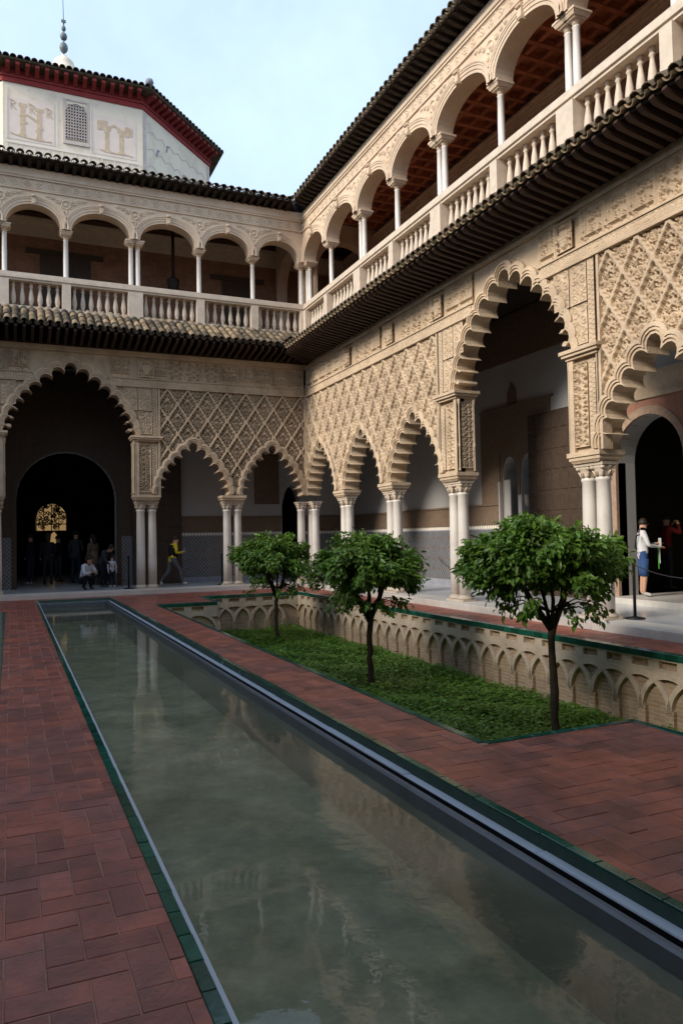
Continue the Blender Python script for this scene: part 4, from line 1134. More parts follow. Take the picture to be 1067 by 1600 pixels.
# ------------------------------------------------------------------ orange trees
def orange_tree(base, crown_c, rx, rz, n_leaf, seed, label, leafsz, fork_z):
    r = random.Random(seed); nr = np.random.default_rng(seed)
    root = empty('orange_tree', base)
    B = Vector(base); cc = Vector(crown_c) - B
    tk = MB()
    lean = Vector((r.uniform(-.06, .06), r.uniform(-.06, .06), 0))
    fz = fork_z - B.z
    fork = Vector((cc.x * 0.15, cc.y * 0.15, fz))
    tp, tr_ = [], []
    for k in range(10):
        f_ = k / 9; tp.append(Vector((0, 0, -0.05)).lerp(fork, f_) + lean * math.sin(f_ * 3.1) + Vector((r.uniform(-.016, .016), r.uniform(-.016, .016), 0)))
        tr_.append((0.070 if k == 0 else 0.055 - 0.012 * f_) * r.uniform(0.9, 1.13))
    tr_[-1] = 0.056
    tk.tube(tp, tr_, 9)
    tips = []
    limbs = 6
    for k in range(limbs):
        a = 6.283 * k / limbs + r.uniform(-.3, .3); el = r.uniform(0.30, 0.62)
        e = cc + Vector((math.cos(a) * rx * el, math.sin(a) * rx * el, rz * r.uniform(-0.05, 0.35)))
        m1 = fork.lerp(e, 0.4) + Vector((math.cos(a), math.sin(a), 0)) * 0.04 + Vector((0, 0, -0.02))
        m2 = fork.lerp(e, 0.75) + Vector((r.uniform(-.05, .05), r.uniform(-.05, .05), 0))
        th_ = 1.35 if k % 3 == 0 else 0.85
        tk.tube([fork - Vector((0, 0, 0.04)), m1, m2, e], [0.036 * th_, 0.028 * th_, 0.020 * th_, 0.010], 7)
        for q in range(5):
            p = m1.lerp(e, 0.2 + q * 0.18)
            d = Vector((math.cos(a + r.uniform(-1.2, 1.2)), math.sin(a + r.uniform(-1.2, 1.2)), r.uniform(-0.2, 0.7)))
            t = p + d * r.uniform(0.25, 0.5) * rx * 0.8
            tk.tube([p, p.lerp(t, .5) + Vector((0, 0, .03)), t], [0.012, 0.009, 0.004], 4); tips.append(t)
    low = []
    for k in range(11):      # drooping outer twigs under the crown
        a = r.uniform(0, 6.283); p = fork.lerp(cc, 0.25) + Vector((0, 0, -0.02))
        t = cc + Vector((math.cos(a) * rx * r.uniform(.55, .85), math.sin(a) * rx * r.uniform(.55, .85), -rz * r.uniform(.9, 1.5)))
        md = p.lerp(t, .55) + Vector((0, 0, 0.10)); tk.tube([p, md, t], [0.015, 0.009, 0.003], 5); low.append((md, t))
    tk.build('trunk', M['bark'], root)
    # clumps give the crown its uneven outline
    cl = []
    for k in range(110):
        u = nr.normal(size=3); u /= np.linalg.norm(u)
        if u[2] < -0.7: u[2] *= -0.5
        q = nr.uniform(0.40, 1.0)
        flat = 1.0 if u[2] > 0 else 1.22
        cl.append((np.array(cc) + u * np.array([rx, rx, rz * flat]) * q, nr.uniform(0.13, 0.30) * rx))
    cl_c = np.array([c for c, _ in cl]); cl_r = np.array([s for _, s in cl])
    idx = nr.integers(0, len(cl), n_leaf)
    u = nr.normal(size=(n_leaf, 3)); u /= np.linalg.norm(u, axis=1, keepdims=True)
    P = cl_c[idx] + u * (cl_r[idx] * nr.uniform(0.35, 1.05, n_leaf))[:, None] * np.array([1, 1, 0.8])
    lp = []
    for (a, t) in low:
        for _ in range(26):
            f = r.uniform(.35, 1.05); p = a.lerp(t, f); lp.append((p.x + r.uniform(-.07, .07), p.y + r.uniform(-.07, .07), p.z + r.uniform(-.08, .05)))
    P = np.concatenate([P, np.array(lp)]); n = len(P)
    out = P - np.array(cc) ; out[:, 2] *= 0.6; out /= (np.linalg.norm(out, axis=1, keepdims=True) + 1e-6)
    D = out * 0.75 + nr.normal(size=(n, 3)) * 0.55 + np.array([0, 0, -0.42]); D /= np.linalg.norm(D, axis=1, keepdims=True)
    up = out + np.array([0, 0, 0.8]) + nr.normal(size=(n, 3)) * 0.45
    Sd = np.cross(D, up); Sd /= (np.linalg.norm(Sd, axis=1, keepdims=True) + 1e-6)
    Nn = np.cross(Sd, D)
    L = nr.uniform(0.55, 1.35, n)[:, None] * leafsz; Wd = L * 0.24
    v = [P, P + D * L * .35 + Sd * Wd + Nn * Wd * .35, P + D * L * .72 + Sd * Wd * .75 + Nn * Wd * .3, P + D * L - Nn * L * .12, P + D * L * .72 - Sd * Wd * .75 + Nn * Wd * .3, P + D * L * .35 - Sd * Wd + Nn * Wd * .35, P + D * L * .5 - Nn * L * .02]
    V = np.stack(v, 1).reshape(-1, 3)
    fr = np.array([[0, 6, 1, 0], [1, 6, 2, 1], [2, 6, 3, 2], [3, 6, 4, 3], [4, 6, 5, 4], [5, 6, 0, 5]])[:, :3]
    Fi = (np.arange(n)[:, None, None] * 7 + fr[None]).reshape(-1, 3)
    me = bpy.data.meshes.new('crown'); me.vertices.add(len(V)); me.vertices.foreach_set('co', V.astype(np.float32).ravel())
    m = len(Fi); me.loops.add(m * 3); me.loops.foreach_set('vertex_index', Fi.astype(np.int32).ravel()); me.polygons.add(m); me.polygons.foreach_set('loop_start', np.arange(0, m * 3, 3, dtype=np.int32))
    me.materials.append(M['leaf']); me.materials.append(M['leaf_young'])
    young = (nr.uniform(0, 1, n) < 0.05 + 0.12 * (P[:, 2] > cc.z + rz * 0.5)).astype(np.int32)
    me.polygons.foreach_set('material_index', np.repeat(young, 6)); me.polygons.foreach_set('use_smooth', np.ones(m, bool)); me.update(calc_edges=True)
    inst('crown', me, root)
    tag(root, label, 'orange tree', 'clipped orange trees in the sunken bed')
orange_tree((6.30, 7.70, ZG), (6.22, 7.72, 1.20), 0.95, 0.50, 21000, 11, 'nearest orange tree with a broad bright crown beside the brick apex', 0.095, 0.36)
orange_tree((5.62, 11.62, ZG), (5.60, 11.62, 1.02), 0.92, 0.53, 19000, 12, 'middle orange tree, its crown between the two other orange trees', 0.092, 0.14)
orange_tree((6.05, 17.75, ZG), (5.96, 17.75, 1.06), 0.92, 0.60, 17000, 13, 'farthest orange tree, darkest crown, by the far end of the bed', 0.092, 0.10)

# ------------------------------------------------------------------ gallery floors and marble steps
fm = MB()
fm.box(XL - 6, XL - 0.0, YN - 6, YF + 6, -1.0, 0.13); fm.box(XR, XR + 6, YN - 6, YF + 6, -1.0, 0.13)
fm.box(XL, XR, YF, YF + 15.6, -1.0, 0.13); fm.box(XL, XR, YN - 6, YN, -1.0, 0.13)
tag(fm.build('gallery_floor', M['floor_marble']), kind='structure')
stp = MB(); stp.box(CX0 - 0.02, CX0 - 0.01, CY0, CY1, -0.3, 0.10)
so = tag(stp.build('marble_step', M['step']), kind='structure')
def slabs(x0, y0, x1, y1, w):
    d = Vector((x1 - x0, y1 - y0, 0)); L = d.length; n = int(L / 1.15); a = math.atan2(d.y, d.x)
    for k in range(n):
        b = MB(); g = L / n; b.chbox(0.002, g - 0.002, 0.0, w, -0.05, 0.134 + rng.uniform(0, 0.004), 0.008)
        b.build('marble_slab', M['step'], so, Vector((x0, y0, 0)) + d * (k / n), (0, 0, a))
slabs(CX1, CY1, CX1, CY0, 0.62)
slabs(CX0, CY1, CX1, CY1, 0.62)
slabs(CX0, CY0, CX0, CY1, 0.62)
slabs(CX1, CY0, CX0, CY0, 0.62)
# ------------------------------------------------------------------ the four wings
far_w = empty('palace_wing', (XC, YF, 0), 0)
tag(far_w, 'shaded palace wing across the far end of the pool, with dark central doorway', 'building', 'palace wings round the courtyard')
gF = wing(far_w, -7.05, 7.05, [(0, BIG, 1.0), (3.45, SMALL, 1.0), (5.93, SMALL, 0.90), (-3.45, SMALL, 1.0), (-5.93, SMALL, 0.90)],
     [2.08, -2.08, 4.67, -4.67], {-7.05: 0, -5.4: 0, -3.6: 0, -1.80: 1, -0.10: 0, 1.80: 1, 3.72: 0, 5.42: 0, 7.05: 0}, [(2.42, 7.05), (-2.42, -7.05)], (-3.2, 7.1), 2,
     shields=(2.08, -1.98), corner=[(6.93, 0.225), (7.28, 0.225), (7.28, -0.14)], ez=0.10)
right_w = empty('palace_wing', (XR, YC, 0), -math.pi / 2)
tag(right_w, 'long sunlit palace wing on the right with carved walls and tall lobed arch', 'building', 'palace wings round the courtyard')
gR = wing(right_w, -10.55, 10.55, [(0, BIG, 1.04), (-3.65, SMALL, 1.10), (-6.50, SMALL, 1.02), (-9.42, SMALL, 1.0), (3.58, SMALL, 1.10), (6.50, SMALL, 1.02), (9.42, SMALL, 1.0)],
     [2.08, -2.08, 5.08, -5.05, 7.95, -7.95], {-10.55: 1, -8.70: 0, -6.50: 1, -4.50: 0, -2.38: 1, -0.20: 0, 1.85: 1, 4.0: 0, 6.1: 1, 8.3: 0, 10.55: 0}, [(-2.46, -10.55), (2.46, 10.55)], (-10.6, 5.4), 1,
     shields=(1.72, -2.45, -4.75, -7.3))
left_w = empty('palace_wing', (XL, YC, 0), math.pi / 2)  # unseen wing, lowered to one storey so sunlight clears it
tag(left_w, 'unseen palace wing left of the courtyard, kept to one storey to let the sun in', 'building', 'palace wings round the courtyard')
wing(left_w, -10.55, 10.55, [(0, BIG, 1.04), (-3.65, SMALL, 1.10), (-6.50, SMALL, 1.02), (-9.42, SMALL, 1.0), (3.65, SMALL, 1.10), (6.50, SMALL, 1.02), (9.42, SMALL, 1.0)],
     [2.08, -2.08, 5.05, -5.05, 7.95, -7.95], {-10.5: 0, 10.5: 0}, [], (99, 99), 0, storeys=1)
near_w = empty('palace_wing', (XC, YN, 0), math.pi)
tag(near_w, 'palace wing behind the photographer, outside the picture', 'building', 'palace wings round the courtyard')
wing(near_w, -7.05, 7.05, [(0, BIG, 1.0), (3.45, SMALL, 1.0), (5.93, SMALL, 0.90), (-3.45, SMALL, 1.0), (-5.93, SMALL, 0.90)],
     [2.08, -2.08, 4.67, -4.67], {-7.0: 0, -3.5: 0, 0: 0, 3.5: 0, 7.0: 0}, [], (99, 99), 0)

# ------------------------------------------------------------------ back walls of the galleries in view (with real openings)
def arch_pts(cx, hw, zs, za, n=16, horseshoe=0.0):
    return [(cx - hw, 0.1)] + [(cx - (hw) * math.cos(math.pi * k / n), zs + (za - zs) * math.sin(math.pi * k / n)) for k in range(n + 1)] + [(cx + hw, 0.1)]
def back_wall(root, x0, x1, openings, name='gallery_wall'):
    poly = [(x0, 0.1)]
    for pts in openings: poly += pts
    poly += [(x1, 0.1), (x1, 7.3), (x0, 7.3)]
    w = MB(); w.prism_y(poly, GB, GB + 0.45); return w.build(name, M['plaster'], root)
# ---- far gallery (local x = X - XC)
fw = back_wall(far_w, -10.2, 9.9, [arch_pts(0.07, 1.47, 2.9, 4.38)] + [[(7.15, 0.1)] + [(7.15 + 0.72 * t, 2.7 + 0.72 * math.sin(math.pi * t) ** 0.7) for t in (0, .15, .3, .5, .7, .85, 1)] + [(7.87, 0.1)]])
def dado(root, x0, x1, y=GB):
    d = MB(); d.box(x0, x1, y - 0.03, y, 0.132, 1.66); o = d.build('tile_dado', M['dado'], root)
    b = MB(); b.box(x0, x1, y - 0.034, y, 0.131, 0.30); b.build('dado_border', M['blue_grey'], root)
    b = MB(); b.box(x0, x1, y - 0.036, y, 1.661, 1.69); b.build('dado_border', M['blue_grey'], root)
    n = int((x1 - x0) / 0.105); mb_ = MB(); mb_.add([(-0.035, 0, 0), (0.035, 0, 0), (0.035, 0, 0.05), (0.0, 0, 0.085), (-0.035, 0, 0.05), (-0.035, 0.02, 0), (0.035, 0.02, 0), (0.035, 0.02, 0.05), (0.0, 0.02, 0.085), (-0.035, 0.02, 0.05)],
        [(0, 1, 2, 3, 4), (0, 5, 6, 1), (1, 6, 7, 2), (2, 7, 8, 3), (3, 8, 9, 4), (4, 9, 5, 0)])
    mm = mb_.mesh('merlon_tile', M['white_line'])
    for k in range(n): inst('merlon_tile', mm, o, (x0 + (k + .5) * (x1 - x0) / n, y - 0.034, 1.692))
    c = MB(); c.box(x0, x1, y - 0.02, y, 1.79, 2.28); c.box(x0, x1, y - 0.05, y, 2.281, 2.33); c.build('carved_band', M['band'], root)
M['far_band_shade'] = mat('shaded_carved_band', (0.075, 0.055, 0.042), 0.9, 0.3, 18.0, 0.8, 45, 0.1)  # darker copy of the band; colour stands in for the unlit far gallery
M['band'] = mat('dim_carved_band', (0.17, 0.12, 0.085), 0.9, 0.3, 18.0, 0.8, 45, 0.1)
dado(far_w, 3.62, 7.12); dado(far_w, 7.90, 9.7)
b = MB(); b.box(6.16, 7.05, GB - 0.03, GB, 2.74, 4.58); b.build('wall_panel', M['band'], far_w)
for (q0, q1) in ((-2.15, -1.42), (1.56, 2.02)):
    b = MB(); b.box(q0, q1, GB - 0.06, GB, 0.131, 1.70); b.build('portal_dado', M['dado'], far_w)
pp = arch_pts(0.07, 1.60, 2.9, 4.53, 24)
b = MB(); b.prism_y([(-5.0, 1.701), (pp[0][0], 1.701)] + pp[1:-1] + [(pp[-1][0], 1.701), (2.4, 1.701), (2.4, 4.649), (-5.0, 4.649)], GB - 0.04, GB - 0.001); b.build('portal_panel', M['far_band_shade'], far_w)
# upper wall, gallery shade painted into its colour, over the portal with three blind windows
b = MB(); b.box(-5.0, 3.6, GB - 0.03, GB, 4.65, 6.9); b.build('portal_frieze', M['far_band_shade'], far_w)
# arch ring of the doorway
a = MB(); P0 = arch_pts(0.07, 1.47, 2.9, 4.38, 24); P1 = arch_pts(0.07, 1.62, 2.9, 4.55, 24)
band(a, [[(p[0], GB, p[1]) for p in P1], [(p[0], GB - 0.07, p[1]) for p in P1], [(p[0], GB - 0.07, p[1]) for p in P0], [(p[0], GB, p[1]) for p in P0]]); a.build('portal_arch', M['far_band_shade'], far_w)
# room behind
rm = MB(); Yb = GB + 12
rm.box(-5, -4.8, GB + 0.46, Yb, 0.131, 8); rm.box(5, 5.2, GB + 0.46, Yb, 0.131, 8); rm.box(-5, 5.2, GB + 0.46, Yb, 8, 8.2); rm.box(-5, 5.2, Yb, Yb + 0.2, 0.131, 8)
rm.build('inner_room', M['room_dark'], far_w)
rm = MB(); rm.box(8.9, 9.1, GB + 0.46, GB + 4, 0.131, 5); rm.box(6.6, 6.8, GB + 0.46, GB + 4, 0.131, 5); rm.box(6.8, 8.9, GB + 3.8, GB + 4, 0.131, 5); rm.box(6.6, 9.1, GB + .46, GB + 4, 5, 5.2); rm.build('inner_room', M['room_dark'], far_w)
# golden grille in the inner room
gx, gy = 1.60, YF + 12.0
lw_ = empty('grille_window', (gx, gy, 0)); tag(lw_, 'glowing golden arched grille seen deep inside the dark far doorway', 'window')
p = MB(); ap = [(-0.62, 2.05)] + [(-0.62 * math.cos(math.pi * k / 16), 2.6 + 0.62 * math.sin(math.pi * k / 16)) for k in range(17)] + [(0.62, 2.05)]
p.prism_y(ap, 0.06, 0.08); p.build('pane', M['lit_window'], lw_)
p = MB(); ap2 = [(-0.33, 1.2), (-0.33, 1.9)] + [(0.02 - 0.35 * math.cos(math.pi * k / 10), 1.9 + 0.3 * math.sin(math.pi * k / 10)) for k in range(11)] + [(0.37, 1.2)]
p.prism_y([(-0.05, 1.0), (-0.05, 1.85), (0.10, 2.0), (0.22, 1.85), (0.22, 1.0)], 0.05, 0.058); p.build('pane', M['lit_window'], lw_)
l = MB()
rg_ = random.Random(5)
for k in range(70):
    x, z = rg_.uniform(-0.52, 0.52), rg_.uniform(2.1, 3.1)
    if (x / 0.6) ** 2 + (max(0, z - 2.6) / 0.6) ** 2 > 1: continue
    rr_ = rg_.uniform(0.05, 0.11); l.tube([(x + rr_ * (1 - .6 * t / 7) * math.cos(t), 0.02, z + rr_ * (1 - .6 * t / 7) * math.sin(t)) for t in np.linspace(0, 7, 10)], rg_.uniform(0.014, 0.028), 4)
for k in range(5): l.tube([(-0.6 + k * 0.3, 0.03, 2.05), (-0.6 + k * 0.3, 0.03, 2.6 + math.sqrt(max(0, 0.385 - (-0.6 + k * 0.3) ** 2)))], 0.022, 4)
l.tube([(-0.6, 0.03, 2.32), (0.6, 0.03, 2.32)], 0.022, 4)
l.tube([(-0.62 * math.cos(math.pi * k / 16), 0.0, 2.6 + 0.62 * math.sin(math.pi * k / 16)) for k in range(17)], 0.04, 5)
l.build('grille', M['iron'], lw_)
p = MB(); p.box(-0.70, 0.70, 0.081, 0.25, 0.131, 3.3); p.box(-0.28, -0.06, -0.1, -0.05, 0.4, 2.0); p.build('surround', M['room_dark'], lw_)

# door leaves, folded back against the gallery walls
def door_leaf(root_loc, rz, w, h, label, z0=0.135):
    r = empty('door_leaf', root_loc, rz)
    b = MB(); b.box(0, w, -0.05, 0.0, z0, h); b.build('leaf_board', M['door_wood'], r)
    n = int(w / 0.28); m_ = int((h - z0) / 0.42); pm = MB(); pm.chbox(-0.11, 0.11, -0.17, 0.17, 0, 0.018, 0.012); pmm = pm.mesh('door_panel', M['door_wood'])
    for i in range(n):
        for j in range(m_):
            inst('door_panel', pmm, r, ((i + .5) * w / n, -0.05, z0 + (j + .5) * (h - z0) / m_), (math.pi / 2, 0, 0))
    tag(r, label, 'door', 'tall wooden doors folded back')
door_leaf((XC + 2.03, YF + GB - 0.07, 0), 0, 1.57, 5.0, 'tall dark door folded back behind the first small arch of the far wing')
door_leaf((XR + GB - 0.06, YC + 2.72, 0), -math.pi / 2, 2.25, 4.33, 'tall dark door leaf folded back behind the big arch of the right wing')

# ---- right gallery (local x = YC - Y)
rb = back_wall(right_w, -13.25, 10.5, [[(-3.86, 0.1), (-3.86, 3.0)] + [(-3.575 - 0.285 * math.cos(math.pi * k / 8), 3.0 + 0.45 * math.sin(math.pi * k / 8)) for k in range(9)] + [(-3.29, 1.5), (-3.29, 0.1)],
      [(-3.15, 0.1), (-3.15, 3.0)] + [(-2.87 - 0.28 * math.cos(math.pi * k / 8), 3.0 + 0.46 * math.sin(math.pi * k / 8)) for k in range(9)] + [(-2.59, 0.1)],
      arch_pts(0.86, 0.84, 2.95, 3.82)])
dado(right_w, -13.2, -3.95)
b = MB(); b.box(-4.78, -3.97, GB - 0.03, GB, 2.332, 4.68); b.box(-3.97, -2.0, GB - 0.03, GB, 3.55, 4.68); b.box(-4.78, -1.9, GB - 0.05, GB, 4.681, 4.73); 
b.box(-3.43 - 0.17, -3.43 + 0.17, GB - 0.025, GB, 4.732, 5.05); b.prism_y([(-3.60, 5.051), (-3.26, 5.051), (-3.43, 5.28)], GB - 0.025, GB)
b.build('carved_wall_panel', M['band'], right_w)
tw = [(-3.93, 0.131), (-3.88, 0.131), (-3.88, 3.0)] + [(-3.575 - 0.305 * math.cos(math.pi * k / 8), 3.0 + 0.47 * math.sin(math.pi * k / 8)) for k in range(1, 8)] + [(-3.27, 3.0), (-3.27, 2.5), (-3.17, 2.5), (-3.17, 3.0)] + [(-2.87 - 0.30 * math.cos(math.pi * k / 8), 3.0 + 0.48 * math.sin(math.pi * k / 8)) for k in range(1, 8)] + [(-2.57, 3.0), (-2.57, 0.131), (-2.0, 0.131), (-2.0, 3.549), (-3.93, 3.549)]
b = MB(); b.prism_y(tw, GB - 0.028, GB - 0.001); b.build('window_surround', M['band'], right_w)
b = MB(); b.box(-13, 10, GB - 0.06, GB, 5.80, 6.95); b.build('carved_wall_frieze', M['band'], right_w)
b = MB(); b.lathe([(0.10, 0.13), (0.10, 0.2), (0.075, 0.25), (0.07, 2.2), (0.11, 2.3), (0.13, 2.5)], 12, (-3.22, GB + 0.18, 0)); b.build('window_column', M['marble_old'], right_w)
b = MB(); b.box(-3.95, -3.90, GB - 0.1, GB + 0.1, 0.14, 2.85); b.box(-3.86, -3.62, GB + 0.02, GB + 0.06, 0.14, 2.9); b.box(-2.62, -2.585, GB - 0.08, GB - 0.02, 0.14, 3.0); b.build('shutter', M['plaster'], right_w)
# carved red portal
a = MB(); P0 = arch_pts(0.86, 0.84, 2.95, 3.82, 24); P1 = arch_pts(0.86, 0.98, 2.95, 3.98, 24)
band(a, [[(p[0], GB, p[1]) for p in P1], [(p[0], GB - 0.07, p[1]) for p in P1], [(p[0], GB - 0.07, p[1]) for p in P0], [(p[0], GB + 0.2, p[1]) for p in P0]]); a.build('portal_arch', mat('portal_ring', (0.36, 0.25, 0.18), 0.9, 0.25, 14.0, 0.8, 40, 0.1), right_w)
M['red_stucco'] = mat('reddish_carved_stucco', (0.34, 0.17, 0.12), 0.9, 0.25, 14.0, 0.9, 40, 0.1)
b = MB(); b.box(-0.42, -0.13, GB - 0.05, GB, 0.131, 2.95); b.box(1.85, 2.2, GB - 0.05, GB, 0.131, 2.95); b.build('portal_jamb', M['band'], right_w)
poly = [(-0.42, 2.951), (-0.12, 2.951)] + [p for p in P1[1:-1]] + [(2.2, 2.951), (2.2, 4.12), (-0.42, 4.12)]
b = MB(); b.prism_y([q for i, q in enumerate(poly) if i == 0 or abs(q[0] - poly[i - 1][0]) + abs(q[1] - poly[i - 1][1]) > 1e-3], GB - 0.045, GB - 0.001); b.build('portal_spandrel', M['red_stucco'], right_w)
b = MB(); b.box(-0.5, 2.3, GB - 0.09, GB, 4.121, 4.22); b.box(-0.5, 2.3, GB - 0.05, GB, 4.221, 4.65); b.build('portal_cornice', M['stucco'], right_w)
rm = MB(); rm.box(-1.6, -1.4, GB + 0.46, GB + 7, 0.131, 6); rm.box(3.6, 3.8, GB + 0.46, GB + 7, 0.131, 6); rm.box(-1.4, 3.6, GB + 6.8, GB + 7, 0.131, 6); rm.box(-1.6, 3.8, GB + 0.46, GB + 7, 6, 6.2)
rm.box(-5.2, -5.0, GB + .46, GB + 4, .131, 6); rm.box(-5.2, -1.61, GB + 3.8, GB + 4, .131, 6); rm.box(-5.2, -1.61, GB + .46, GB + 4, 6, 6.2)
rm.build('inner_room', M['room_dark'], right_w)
st = MB(); st.box(-0.10, 1.9, GB - 0.35, GB + 6.5, 0.131, 0.25); tag(st.build('threshold_step', M['step'], right_w))

# ---- upper galleries
for root, x0, x1 in ((far_w, -10.2, 10.2), (right_w, -13.2, 10.5)):
    w = MB(); w.box(x0, x1, GB, GB + 0.3, 7.7, 12.0); w.build('upper_gallery_wall', M['upper_brick'], root)
    m_ = MB(); m_.box(x0, x1, GB - 0.09, GB, 11.08, 11.14); m_.box(x0, x1, GB - 0.05, GB, 11.14, 11.44); m_.box(x0, x1, GB - 0.10, GB, 11.44, 11.50); m_.box(x0, x1, GB - 0.14, GB, 11.50, 11.58); m_.box(x0, x1, GB - 0.2, GB, 11.58, 11.64)
    mo = m_.build('gallery_moulding', M['stucco2'] if root is right_w else M['marble_old'], root)
ce = MB(); ce.box(-10.5, 10.5, 0.41, GB, 11.94, 12.0); cl_ = ce.build('coffered_ceiling', M['coffer'], right_w)
bx_ = MB(); bx_.box(-0.055, 0.055, 0.42, GB, 11.78, 11.938); bxm = bx_.mesh('ceiling_beam', M['coffer'])
for k in range(34): inst('ceiling_beam', bxm, cl_, (-10.3 + k * 0.46, 0, 0))
for q in range(5):
    b = MB(); b.box(-10.5, 5.4, 0.55 + q * 0.45, 0.66 + q * 0.45, 11.80, 11.937); b.build('ceiling_beam', M['coffer'], cl_)
ce = MB(); ce.box(-7, 10, 0.41, GB, 11.86, 11.98); ce.build('upper_ceiling', M['dark_wood'], far_w)
# corner arches across the galleries
def cross_arch(root, x, lab='gallery_arch'):
    ya, yb = 0.401, GB - 0.001
    cy, hw = (ya + yb) / 2, (yb - ya) / 2 - 0.12
    poly = [(ya, 8.03)] + [(ya + 0.12, 8.03)] + [(cy - hw * math.cos(math.pi * k / 16), 10.2 + 1.05 * math.sin(math.pi * k / 16)) for k in range(17)] + [(yb - 0.12, 8.03), (yb, 8.03), (yb, 11.85), (ya, 11.85)]
    m_ = MB(); m_.prism_y(poly, 0, 0.36)
    o = m_.build('gallery_arch', M['stucco2'], root, (x, 0, 0), (0, 0, math.pi / 2))
cross_arch(far_w, 7.43)
cross_arch(right_w, -10.60)
# doors of the far upper gallery and hanging lantern
for (x, w_, h_) in ((-0.7, 1.5, 10.55), (5.1, 1.1, 10.45)):
    d = MB(); d.box(x, x + w_, GB - 0.04, GB, 8.02, h_); d.box(x - 0.4, x + w_ + 0.4, GB - 0.07, GB, h_ + 0.001, h_ + 0.16); d.build('upper_door', M['door_wood'], far_w)
lt = empty('hanging_lantern', (XC + 3.30, YF + 2.0, 0)); tag(lt, 'dark iron lantern hanging inside the far upper gallery', 'lantern')
b = MB(); b.tube([(0, 0, 10.15), (0, 0, 11.88)], 0.05, 6); b.build('rod', M['iron'], lt)
b = MB(); b.lathe([(0.03, 9.55), (0.10, 9.59), (0.17, 9.68), (0.20, 9.98), (0.21, 10.0), (0.06, 10.12), (0.04, 10.18)], 8); b.build('lamp_body', M['iron'], lt)

# ------------------------------------------------------------------ octagonal tower
TY, TXc, TZ0, TZ1 = 30.0, 2.33, 10.0, 18.78
fwid = 5.08
ap_ = fwid / 2 / math.tan(math.pi / 8)
tower = empty('lantern_tower', (TXc, TY + ap_, 0))
tag(tower, 'octagonal painted tower with red eaves rising behind the far wing', 'tower')
Rc = fwid / 2 / math.sin(math.pi / 8)
def octa(r, z, rot=math.pi / 8): return [(r * math.cos(rot + k * math.pi / 4), r * math.sin(rot + k * math.pi / 4), z) for k in range(8)]
def octring(mb, prof, mi=0):
    vs = []; fs = []
    for r, z in prof: vs += octa(r / math.cos(math.pi / 8), z)
    for i in range(len(prof) - 1):
        for k in range(8):
            j = (k + 1) % 8; fs.append((i * 8 + k, i * 8 + j, (i + 1) * 8 + j, (i + 1) * 8 + k))
    mb.add(vs, fs, mi)
w = MB(); octring(w, [(ap_, TZ0), (ap_, TZ1)]); w.build('wall', M['tower_wall'], tower)
w = MB(); octring(w, [(ap_, TZ1 - 0.02), (ap_ + 0.05, TZ1 - 0.02), (ap_ + 0.05, TZ1 + 0.16), (ap_ + 0.10, TZ1 + 0.17), (ap_ + 0.10, TZ1 + 0.23), (ap_ + 0.05, TZ1 + 0.24), (ap_ + 0.05, TZ1 + 0.52)]); w.build('eave_board', M['red_eave'], tower)
w = MB(); octring(w, [(ap_ + 0.05, TZ1 + 0.49), (ap_ + 0.56, TZ1 + 0.55), (ap_ + 0.60, TZ1 + 0.60), (0.5, TZ1 + 3.2)]); rf_ = w.build('roof', M['tile_dark'], tower)
cm = MB(); cm.add([(-0.075, 0, 0.24), (0.075, 0, 0.24), (0.075, 0, 0.51), (-0.075, 0, 0.51), (-0.075, -0.46, 0.42), (0.075, -0.46, 0.42), (0.075, -0.46, 0.535), (-0.075, -0.46, 0.535), (-0.075, -0.16, 0.33), (0.075, -0.16, 0.33)],
     [(0, 1, 9, 8), (8, 9, 5, 4), (4, 5, 6, 7), (7, 6, 2, 3), (1, 2, 6, 5, 9), (0, 8, 4, 7, 3)])
cmm = cm.mesh('bracket', M['red_eave'])
for face in range(8):
    ang = face * math.pi / 4
    if face not in (0, 1, 7): continue
    n = 15
    for k in range(n):
        off = (-0.5 + (k + 0.5) / n) * fwid
        q = Matrix.Rotation(ang, 4, 'Z') @ Matrix.Translation((off, -ap_ - 0.05, TZ1))
        o = inst('bracket', cmm, tower); o.matrix_local = q
    n = 23
    for k in range(n):
        wf = fwid * (ap_ + 0.6) / ap_
        off = (-0.5 + (k + 0.5) / n) * wf
        q = Matrix.Rotation(ang, 4, 'Z') @ Matrix.Translation((off, -ap_ - 0.62, TZ1 + 0.60)) @ Matrix.Rotation(0.3, 4, 'X') @ Matrix.Scale(1.25, 4)
        o = inst('roof_tile', TILE_D, rf_); o.matrix_local = q
# finial
FZ = 24.06      # top of the small dome
w_ = MB(); w_.lathe([(0.62, FZ - 1.6), (0.60, FZ - 0.75), (0.55, FZ - 0.72), (0.50, FZ - 0.52), (0.44, FZ - 0.34), (0.28, FZ - 0.18), (0.14, FZ - 0.10), (0.13, FZ - 0.03), (0.05, FZ)], 16)
w_.build('finial_dome', M['tower_wall'], tower)
f = MB(); z = FZ
f.tube([(0, 0, z - 0.05), (0, 0, z + 1.6)], 0.035, 6)
for (zc, r, hh) in ((z + 0.36, 0.19, 0.25), (z + 0.89, 0.16, 0.19), (z + 1.27, 0.10, 0.14)):
    f.lathe([(0.02, -hh)] + [(r * math.sin(math.pi * k / 8), -hh * math.cos(math.pi * k / 8)) for k in range(1, 8)] + [(0.02, hh)], 12, (0, 0, zc))
f.box(-0.10, 0.10, -0.03, 0.03, z + 1.56, z + 1.68); f.box(-0.03, 0.03, -0.08, 0.08, z + 1.5, z + 1.56)
f.tube([(0, 0, z + 1.55), (-0.06, 0, z + 4.2)], 0.016, 5)
f.build('finial', M['lead'], tower)
